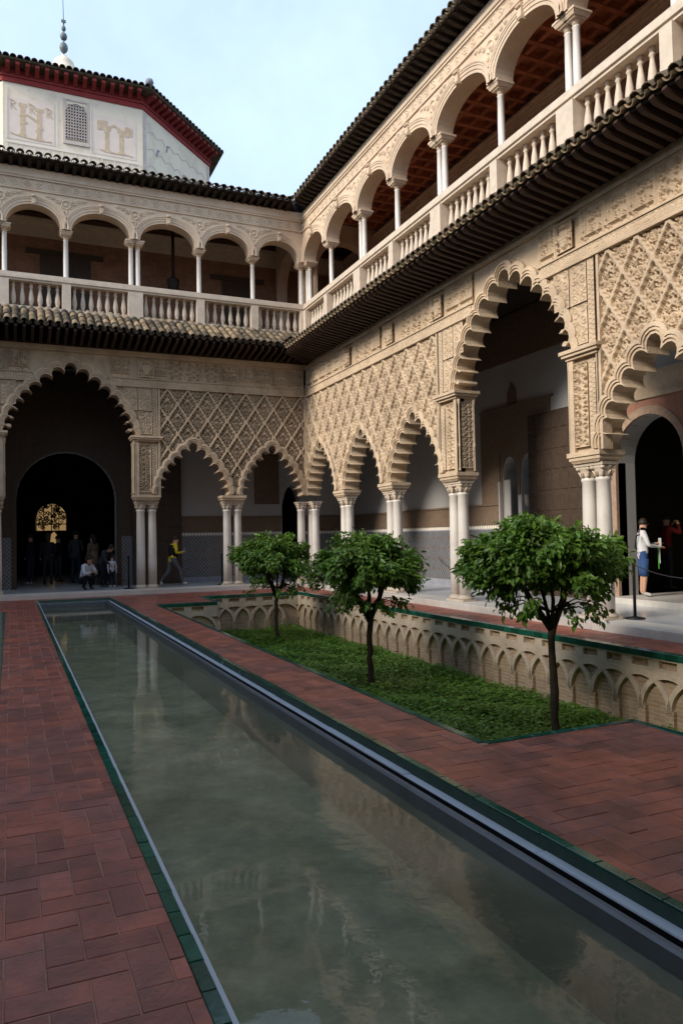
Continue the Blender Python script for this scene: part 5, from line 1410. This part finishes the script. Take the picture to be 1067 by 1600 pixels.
b = MB(); b.lathe([(0.01, -0.16), (0.13, -0.1), (0.17, 0), (0.13, 0.1), (0.01, 0.16)], 10); q = b.build('roof_boss', M['blue_glaze'] if 'blue_glaze' in M else M['blue_grey'], tower, ((ap_ + 0.5) / math.cos(math.pi / 8) * math.sin(math.pi / 8), -(ap_ + 0.5), TZ1 + 0.85))
# painted decoration of the faces (thin paint layers)
def face_mat(face): return Matrix.Rotation(face * math.pi / 4, 4, 'Z') @ Matrix.Translation((0, -ap_, 0))
def paint(name, shapes, m, face, y, parent=None):
    b = MB()
    for s_ in shapes:
        y -= 0.0007
        if len(s_) == 4 and not isinstance(s_[0], tuple): b.box(s_[0], s_[1], y, y + 0.004, s_[2], s_[3])
        else: b.prism_y(list(s_), y, y + 0.004)
    o = b.build(name, m, parent or tower)
    if parent is None: o.matrix_local = face_mat(face)
    return o
def ribbon(pts, w_):
    pts = [Vector(p) for p in pts]; l_, r_ = [], []
    for i, p in enumerate(pts):
        d = (pts[min(i + 1, len(pts) - 1)] - pts[max(i - 1, 0)]).normalized(); nn = Vector((-d.y, d.x)) * w_ / 2
        l_.append(tuple(p + nn)); r_.append(tuple(p - nn))
    return l_ + r_[::-1]
def letterR(x, z, s): return [(x, x + .03 * s, z, z + .34 * s), ribbon([(x, z + .33 * s), (x + .15 * s, z + .31 * s), (x + .17 * s, z + .24 * s), (x + .02 * s, z + .18 * s)], .03 * s), ribbon([(x + .05 * s, z + .18 * s), (x + .18 * s, z)], .035 * s), (x - .04 * s, x + .08 * s, z + .33 * s, z + .37 * s)]
P1_ = paint('fresco_panel', [(-2.42, -0.74, 16.62, 18.22)], M['fresco'], 0, -0.008)
P2_ = paint('fresco_panel', [(0.62, 2.28, 16.62, 18.16)], M['fresco'], 0, -0.008)
def cols(x, z0, z1): return [(x - .08, x + .08, z0, z1), (x - .14, x + .14, z1, z1 + .14), (x - .13, x + .13, z0 - .1, z0)]
paint('painted_motif', cols(-1.86, 16.86, 17.9) + cols(-1.28, 16.80, 17.82) + [ribbon([(-1.95, 17.25), (-1.72, 17.3), (-1.95, 17.55), (-1.7, 17.62), (-1.35, 17.42), (-1.18, 17.18), (-1.4, 17.05)], .09), ribbon([(-2.3, 16.84), (-2.1, 16.8), (-1.8, 16.76), (-1.3, 16.72), (-0.85, 16.74)], .05)] + letterR(-2.28, 17.75, 1.0) + letterR(-1.62, 17.7, 1.0) + letterR(-1.02, 17.66, 1.0), M['ochre'], 0, -0.014)
paint('painted_motif', cols(1.18, 16.84, 17.6) + cols(1.72, 16.84, 17.6) + [ribbon([(1.1, 17.5), (1.25, 17.75), (1.45, 17.86), (1.65, 17.75), (1.8, 17.5)], .1), ribbon([(.9, 16.82), (1.3, 16.76), (1.9, 16.78), (2.15, 16.74)], .05), (.82, 1.0, 17.6, 17.98), (1.04, 1.2, 17.74, 18.0), (1.86, 2.02, 17.5, 17.9), (2.04, 2.14, 17.55, 17.86)], M['ochre'], 0, -0.014)
bands = []
for k in range(11):
    x = -2.4 + k * 0.48
    bands += [(x, x + .04, 15.3, 16.45), ribbon([(x + .1, 15.9), (x + .24, 16.3), (x + .4, 15.9)], .035), ribbon([(x + .08, 15.6), (x + .24, 16.0), (x + .42, 15.6)], .035)]
bands += [(-2.45, 2.4, 16.46, 16.52), (-2.45, -2.4, 16.6, 18.6), (-0.70, -.66, 16.6, 18.5), (.55, .59, 16.6, 18.4)]
paint('painted_band', bands, M['white_line'], 0, -0.008)
paint('painted_band', [(x, x + .22, 15.75, 16.1) for x in (-2.2, -1.24, -.28, .68, 1.64)] , M['ochre'], 0, -0.010)
paint('painted_band', [ribbon([(x, 16.05), (x + .3, 15.65)], .07) for x in (-1.75, -.8, .2, 1.2, 2.0)], M['blue_grey'], 0, -0.012)
zg = []
for k in range(5):
    z = 15.2 + k * 0.7
    zg.append(ribbon([(-2.2 + j * 0.31, z + (0.16 if j % 2 else 0)) for j in range(15)], .04))
zg += [(-2.5, -2.3, 15, 18.7), (2.3, 2.5, 15, 18.7)]
M['pink_paint'] = mat('pink_paint', (0.66, 0.53, 0.47), 0.9, 0.2, 5.0)
paint('painted_band', zg, M['pink_paint'], 1, -0.008)
paint('painted_motif', [ribbon([(x, z), (x + .10, z + .3), (x + .2, z + .28)], .08) for x, z in ((-1.6, 17.3), (-.9, 17.8), (.3, 17.1), (1.4, 16.6))] + [ribbon([(x, z), (x + .18, z - .4)], .07) for x, z in ((-.2, 16.9), (.8, 17.4))], M['blue_grey'], 1, -0.012)
# lattice window
lw2 = empty('lattice_window'); lw2.parent = tower; lw2.matrix_local = face_mat(0)
def archpoly(cx, hw, z0, zs): return [(cx - hw, z0)] + [(cx - hw * math.cos(math.pi * k / 12), zs + hw * math.sin(math.pi * k / 12)) for k in range(13)] + [(cx + hw, z0)]
b = MB(); b.prism_y(archpoly(0.04, 0.37, 17.0, 18.05), -0.012, 0.0); b.build('pane', M['pane'], lw2)
b = MB(); b.box(-.44, -.34, -0.03, 0, 16.9, 18.5); b.box(.42, .52, -0.03, 0, 16.9, 18.5); b.box(-.44, .52, -0.03, 0, 18.501, 18.56); b.box(-.44, .52, -0.05, 0, 16.8, 16.899); b.build('frame', M['lattice'], lw2)
b = MB(); A = archpoly(0.04, 0.37, 17.0, 18.05)
def clip_ok(x, z): return bool(in_poly(np.array([x]), np.array([z]), A)[0])
for k in range(8):
    for j in range(13):
        x, z = -0.31 + k * 0.10, 17.05 + j * 0.115
        if clip_ok(x, z):
            b.tube([(x + .056 * math.cos(t), -0.025, z + .056 * math.sin(t)) for t in np.linspace(0, 6.283, 9)], 0.019, 4)
b.build('lattice', M['lattice'], lw2)
# ------------------------------------------------------------------ people
def cloth(name, c, rough=0.85): return mat('cloth_' + name, c, rough, 0.15, 9.0, 0.2, 60, 0.15)
CL = dict(white=cloth('white', (0.62, 0.62, 0.63)), denim=cloth('denim', (0.035, 0.075, 0.19)), black=cloth('black', (0.012, 0.012, 0.015)), grey=cloth('grey', (0.045, 0.045, 0.052)), yellow=cloth('yellow', (0.62, 0.50, 0.03)),  # grey, beige, navy and jeans darkened in colour to imitate the doorway's dimness
          beige=cloth('beige', (0.13, 0.10, 0.065)), red=cloth('red', (0.11, 0.012, 0.01)), navy=cloth('navy', (0.012, 0.014, 0.024)), lilac=cloth('lilac', (0.55, 0.55, 0.62)), jeans=cloth('jeans', (0.018, 0.024, 0.04)))
SKIN = mat('skin', (0.52, 0.30, 0.20), 0.55, 0.06, 8.0); HAIR = mat('hair', (0.022, 0.014, 0.010), 0.6, 0.3, 30.0); SHOE = mat('shoe', (0.60, 0.59, 0.57), 0.6, 0.1, 9.0); DSHOE = mat('dark_shoe', (0.02, 0.02, 0.02), 0.5, 0.1, 9.0)
STAND = dict(pelvis=(0, 0, .95), belly=(0, .01, 1.08), chest=(0, -.01, 1.30), neck=(0, 0, 1.46), head0=(0, .02, 1.53), head1=(0, .025, 1.62), head2=(0, .01, 1.70),
             shL=(.17, 0, 1.40), elL=(.22, -.02, 1.14), wrL=(.22, .08, .92), shR=(-.17, 0, 1.40), elR=(-.22, -.02, 1.14), wrR=(-.22, .08, .92),
             hipL=(.09, 0, .90), knL=(.10, .02, .50), anL=(.10, -.02, .09), toL=(.11, .14, .04), hipR=(-.09, 0, .90), knR=(-.10, .02, .50), anR=(-.10, -.02, .09), toR=(-.11, .14, .04))
RAD = dict(pelvis=.135, belly=.125, chest=.14, neck=.055, head0=.075, head1=.098, head2=.075, shL=.068, elL=.045, wrL=.03, shR=.068, elR=.045, wrR=.03, hipL=.095, knL=.062, anL=.042, toL=.035, hipR=.095, knR=.062, anR=.042, toR=.035)
BONES = [('pelvis', 'belly'), ('belly', 'chest'), ('chest', 'neck'), ('neck', 'head0'), ('head0', 'head1'), ('head1', 'head2'), ('chest', 'shL'), ('shL', 'elL'), ('elL', 'wrL'), ('chest', 'shR'), ('shR', 'elR'), ('elR', 'wrR'),
         ('pelvis', 'hipL'), ('hipL', 'knL'), ('knL', 'anL'), ('anL', 'toL'), ('pelvis', 'hipR'), ('hipR', 'knR'), ('knR', 'anR'), ('anR', 'toR')]
def person(loc, rz, label, pose, mats, hair='short', scale=1.0, group=None, fat=1.0, fingers=True, cat='person'):
    J = dict(STAND); J.update(pose)
    names = list(J); bones = list(BONES); Rd = {k: v * (fat if k in ('pelvis', 'belly', 'chest', 'hipL', 'hipR') else 1) for k, v in RAD.items()}
    Jv = {k: Vector(v) for k, v in J.items()}
    for s in 'LR':
        d = (Jv['wr' + s] - Jv['el' + s]).normalized()
        Jv['pa' + s] = Jv['wr' + s] + d * 0.06; Rd['pa' + s] = 0.036; bones.append(('wr' + s, 'pa' + s))
        if fingers:
            side = d.cross(Vector((0, 0, 1))); side = side.normalized() if side.length > .1 else Vector((1, 0, 0))
            curl = side.cross(d).normalized()
            for q, (o, ln) in enumerate(((-.030, .060), (-.010, .072), (.010, .068), (.030, .052))):
                a, b_ = 'f%d%s' % (q, s), 'g%d%s' % (q, s)
                Jv[a] = Jv['pa' + s] + d * (.03 + ln * .4) + side * o; Jv[b_] = Jv[a] + d * ln * .5 - curl * ln * .35
                Rd[a] = .0095; Rd[b_] = .008; bones += [('pa' + s, a), (a, b_)]
            Jv['t' + s] = Jv['wr' + s] + d * .05 + side * .055; Rd['t' + s] = .010; bones.append(('wr' + s, 't' + s))
    names = list(Jv); ix = {n: i for i, n in enumerate(names)}
    me = bpy.data.meshes.new('person'); me.from_pydata([Jv[n] * scale for n in names], [(ix[a], ix[b]) for a, b in bones], [])
    o = bpy.data.objects.new('person', me); COL.objects.link(o)
    md = o.modifiers.new('skin', 'SKIN'); md.use_smooth_shade = True
    sk = me.skin_vertices[0].data
    for n in names: sk[ix[n]].radius = (Rd[n] * scale, Rd[n] * scale * (0.82 if n in ('chest', 'belly', 'pelvis') else 1))
    sk[ix['pelvis']].use_root = True
    ms = o.modifiers.new('sub', 'SUBSURF'); ms.levels = 2; ms.render_levels = 2
    bpy.context.view_layer.update()
    dg = bpy.context.evaluated_depsgraph_get(); ev = bpy.data.meshes.new_from_object(o.evaluated_get(dg))
    COL.objects.unlink(o); bpy.data.objects.remove(o)
    # materials per body region
    order = ['skin', 'top', 'bottom', 'shoe']
    for k in order: ev.materials.append(mats.get(k, SKIN))
    reg = {}
    for a, b in bones:
        k = b
        if k[:4] in ('head', 'neck') or k[:2] in ('pa', 'wr') and mats.get('short') or k[0] in 'fgt' and k[:2] != 'to': r = 0
        elif k[:2] == 'pa': r = 0
        elif k[:2] == 'to': r = 3
        elif k[:3] in ('hip', 'pel') or k[:2] == 'kn': r = 2
        elif k[:2] == 'an': r = mats.get('calf', 2)
        else: r = 1
        if (a, b) == ('chest', 'neck'): r = 1
        reg[(a, b)] = r
    co = np.zeros(len(ev.polygons) * 3); ev.polygons.foreach_get('center', co); co = co.reshape(-1, 3)
    best = np.full(len(co), 9.0); mi = np.zeros(len(co), np.int32)
    for (a, b), r in reg.items():
        A, B = np.array(Jv[a] * scale), np.array(Jv[b] * scale); v = B - A; t = np.clip(((co - A) @ v) / (v @ v + 1e-9), 0, 1)
        d = np.linalg.norm(co - A - t[:, None] * v, axis=1) - (Rd[a] * (1 - t) + Rd[b] * t) * scale
        if r == 2 and b[:2] == 'an' and mats.get('calf') == 0: pass
        m = d < best; best[m] = d[m]; mi[m] = r
    ev.polygons.foreach_set('material_index', mi); ev.polygons.foreach_set('use_smooth', np.ones(len(mi), bool))
    root = inst('person', ev, None, loc, (0, 0, rz)); tag(root, label, cat, group)
    h = Jv['head1'] * scale; hm = MB()
    n = 12; prof = []
    up = (Jv['head2'] - Jv['head0']).normalized()
    for k in range(7): 
        a = math.pi * (0.02 + 0.52 * k / 6); prof.append((0.103 * math.sin(a) * scale, 0.128 * math.cos(a) * scale))
    hm.lathe(prof[::-1], 12, (h.x, h.y - 0.018 * scale, h.z + 0.006 * scale))
    if hair == 'long':
        hm.tube([h + Vector((0, -.05, .03)) * scale, h + Vector((0, -.085, -.08)) * scale, h + Vector((0, -.10, -.22)) * scale], [.09 * scale, .085 * scale, .05 * scale], 8)
    hm.build('hair', HAIR, root)
    nm = MB(); nm.add([h + Vector(p) * scale for p in ((-.014, .088, -.02), (.014, .088, -.02), (0, .085, .025), (0, .118, -.022))], [(0, 1, 3), (1, 2, 3), (2, 0, 3)], 0, True); nm.build('nose', SKIN, root)
    return root
Fz = 0.131
# man in white sweater and denim shorts, reading a leaflet, in the right-hand portal
man = person((11.50, 11.28, 0.252), R_(-122), 'man in white sweater and blue denim shorts holding a leaflet', dict(elR=(-.24, .10, 1.13), wrR=(-.10, .33, 1.17), elL=(.24, .08, 1.13), wrL=(.10, .33, 1.10), head1=(0, .05, 1.61), head2=(0, .045, 1.69)),
       dict(skin=SKIN, top=CL['white'], bottom=CL['denim'], shoe=SHOE, calf=0), scale=0.90, fat=1.05)
b = MB()
for s in (-1, 1): b.lathe([(.080, .46), (.088, .6), (.098, .84)], 12, (s * .098, 0.012, 0))
sc_ = b.build('shorts', CL['denim'], man); sc_.scale = (.90, .90, .90)
b = MB(); b.tube([(.12, .10, 1.36), (0, .15, 1.2), (-.15, .12, 1.0), (-.17, 0, .95), (-.1, -.13, 1.1), (.06, -.13, 1.34), (.12, .0, 1.42), (.12, .1, 1.36)], .018, 5); o = b.build('bag_strap', CL['black'], man); o.scale = (.9, .9, .9)
b = MB(); b.lathe([(.075, 1.40), (.085, 1.44), (.075, 1.48)], 12); o = b.build('scarf', CL['grey'], man); o.scale = (.9, .9, .9)
lf = empty('leaflet', (11.50, 11.28, 0.252), R_(-122)); tag(lf, 'white paper leaflet in the hands of the man in shorts', 'leaflet')
b = MB(); b.box(-.09, .09, .33, .338, 1.0, 1.16); b.build('page', CL['white'], lf)
b = MB(); b.box(-.03, .01, .30, .31, .55, .98); b.build('green_strap', cloth('green', (0.08, 0.35, 0.06)), lf)
b = MB(); b.box(.03, .06, .31, .32, .66, .98); b.build('white_strap', CL['white'], lf)
person((13.3, 12.35, 0.252), R_(-90), 'person in dark red sleeves raising a camera behind the man in shorts', dict(elR=(-.26, .18, 1.28), wrR=(-.10, .28, 1.50), elL=(.26, .18, 1.28), wrL=(.10, .28, 1.50)), dict(skin=SKIN, top=CL['red'], bottom=CL['black'], shoe=DSHOE), scale=0.96)
person((11.55, 9.95, 0.252), R_(90), 'person in dark clothes cut off by the picture edge', {}, dict(skin=SKIN, top=CL['black'], bottom=CL['jeans'], shoe=DSHOE), scale=0.95)
# woman striding in yellow and black, far gallery
run = person((4.55, 23.42, Fz), R_(-78), 'woman in yellow top and black vest striding along the far gallery', dict(pelvis=(0, .02, .92), belly=(0, .05, 1.05), chest=(0, .09, 1.27), neck=(0, .13, 1.42), head0=(0, .16, 1.49), head1=(0, .18, 1.57), head2=(0, .17, 1.65), shL=(.16, .10, 1.36), elL=(.20, .10, 1.10), wrL=(.14, .33, 1.13),
       shR=(-.16, .10, 1.36), elR=(-.22, .06, 1.11), wrR=(-.14, .32, 1.10), hipL=(.09, .02, .88), knL=(.10, .28, .52), anL=(.10, .36, .10), toL=(.10, .52, .06), hipR=(-.09, 0, .88), knR=(-.09, -.06, .50), anR=(-.09, -.36, .16), toR=(-.09, -.28, .05)),
       dict(skin=SKIN, top=CL['yellow'], bottom=cloth('leggings', (0.11, 0.11, 0.125)), shoe=SHOE), scale=0.92)
b = MB(); b.lathe([(.152, .98), (.150, 1.12), (.168, 1.26), (.12, 1.38)], 14, (0, .07, 0)); o = b.build('vest', CL['black'], run); o.scale = (.92, .92, .92)
ph = empty('phone', (4.55, 23.42, Fz), R_(-78)); tag(ph, 'pale phone held up by the woman in yellow', 'phone')
b = MB(); b.box(-.04, .04, .42, .43, 1.02, 1.17); b.build('screen', CL['lilac'], ph)
# woman crouching in a pale jacket
cr = person((2.02, 23.22, Fz), R_(-150), 'woman in pale lilac jacket crouching at the edge of the far gallery', dict(pelvis=(0, -.10, .27), belly=(0, -.06, .42), chest=(0, .06, .60), neck=(0, .13, .76), head0=(0, .17, .82), head1=(0, .20, .90), head2=(0, .19, .97), shL=(.16, .08, .70), elL=(.20, .22, .48), wrL=(.10, .36, .52),
       shR=(-.16, .08, .70), elR=(-.22, .20, .48), wrR=(-.10, .36, .54), hipL=(.10, -.08, .26), knL=(.13, .30, .42), anL=(.12, .02, .09), toL=(.12, .18, .04), hipR=(-.10, -.08, .26), knR=(-.13, .30, .40), anR=(-.12, .02, .09), toR=(-.12, .18, .04)),
       dict(skin=SKIN, top=CL['lilac'], bottom=CL['black'], shoe=DSHOE), hair='long', fat=1.1)
# small child in a checked shirt, with an adult stooping behind
person((2.86, 24.10, Fz), R_(-170), 'small child in a checked shirt beside the far doorway pillar', {}, dict(skin=SKIN, top=CL['lilac'], bottom=CL['navy'], shoe=SHOE), scale=0.56)
person((2.62, 24.45, Fz), R_(-140), 'adult in dark clothes stooping behind the small child', dict(chest=(0, .14, 1.02), neck=(0, .26, 1.12), head0=(0, .32, 1.14), head1=(0, .37, 1.20), head2=(0, .37, 1.28), belly=(0, .04, .86), pelvis=(0, -.06, .70), shL=(.16, .18, 1.08), shR=(-.16, .18, 1.08), elL=(.2, .3, .84), elR=(-.2, .3, .84), wrL=(.12, .42, .70), wrR=(-.12, .42, .70), hipL=(.09, -.06, .66), hipR=(-.09, -.06, .66), knL=(.1, .14, .40), knR=(-.1, .14, .40)), dict(skin=SKIN, top=CL['grey'], bottom=CL['navy'], shoe=DSHOE))
# visitors standing in the dark doorway
for (x, y, rz, top, bot, lab, hair, sc) in ((2.46, 25.7, 35, 'beige', 'beige', 'visitor in long beige coat seen from behind in the far doorway', 'long', .95), (2.02, 26.9, -25, 'grey', 'jeans', 'visitor in grey jumper and jeans in the far doorway', 'short', 1.03),
     (1.08, 25.5, 0, 'black', 'black', 'visitor all in black with white shoes in the far doorway', 'long', .99), (.62, 27.3, 60, 'navy', 'jeans', 'visitor in navy jacket left of the one with white shoes', 'short', .98),
     (1.52, 28.2, -50, 'black', 'grey', 'visitor in black deeper in the far doorway, before the golden grille', 'short', .95)):
    pr = person((x, y, Fz), R_(rz), lab, dict(wrL=(.14, .2, 1.05), elL=(.22, .02, 1.13)), dict(skin=SKIN, top=CL[top], bottom=CL[bot], shoe=SHOE if 'white shoes' in lab else DSHOE), hair=hair, scale=sc, fingers=False)
    if 'coat' in lab:
        b = MB(); b.lathe([(.20, .55), (.17, .9), (.16, 1.1)], 14); b.build('coat_skirt', CL['beige'], pr)

# ------------------------------------------------------------------ rope barriers
def stanchion(x, y, label, h=0.95):
    r = empty('barrier_post', (x, y, Fz)); tag(r, label, 'barrier post', 'black barrier posts in the galleries')
    b = MB(); b.lathe([(.16, 0), (.16, .02), (.05, .035), (.025, .05)], 14); b.build('base', M['iron'], r)
    b = MB(); b.lathe([(.025, .04), (.025, h - .06), (.04, h - .05), (.04, h), (.02, h + .03)], 8); b.build('post', M['iron'], r)
stanchion(9.28, 9.30, 'black barrier post beside the nearest column pair of the right wing')
stanchion(9.55, 14.6, 'black barrier post behind the second column pair of the right wing', .9)
stanchion(6.02, 22.95, 'black barrier post left of the second column pair of the far wing')
stanchion(3.20, 22.95, 'black barrier post left of the first column pair of the far wing')
def rope(p, q, label, sag=.25):
    p, q = Vector(p), Vector(q); b = MB()
    b.tube([p.lerp(q, t) - Vector((0, 0, sag * 4 * t * (1 - t))) for t in np.linspace(0, 1, 11)], 0.008, 6)
    tag(b.build('rope', M['rope']), label, 'rope')
rope((9.28, 9.30, Fz + .88), (11.2, 8.6, Fz + .88), 'dark rope slung from the nearest barrier post to the portal')
rope((9.55, 14.6, Fz + .84), (11.2, 18.6, Fz + .8), 'thin dark rope sagging in front of the tiled dado of the right gallery')
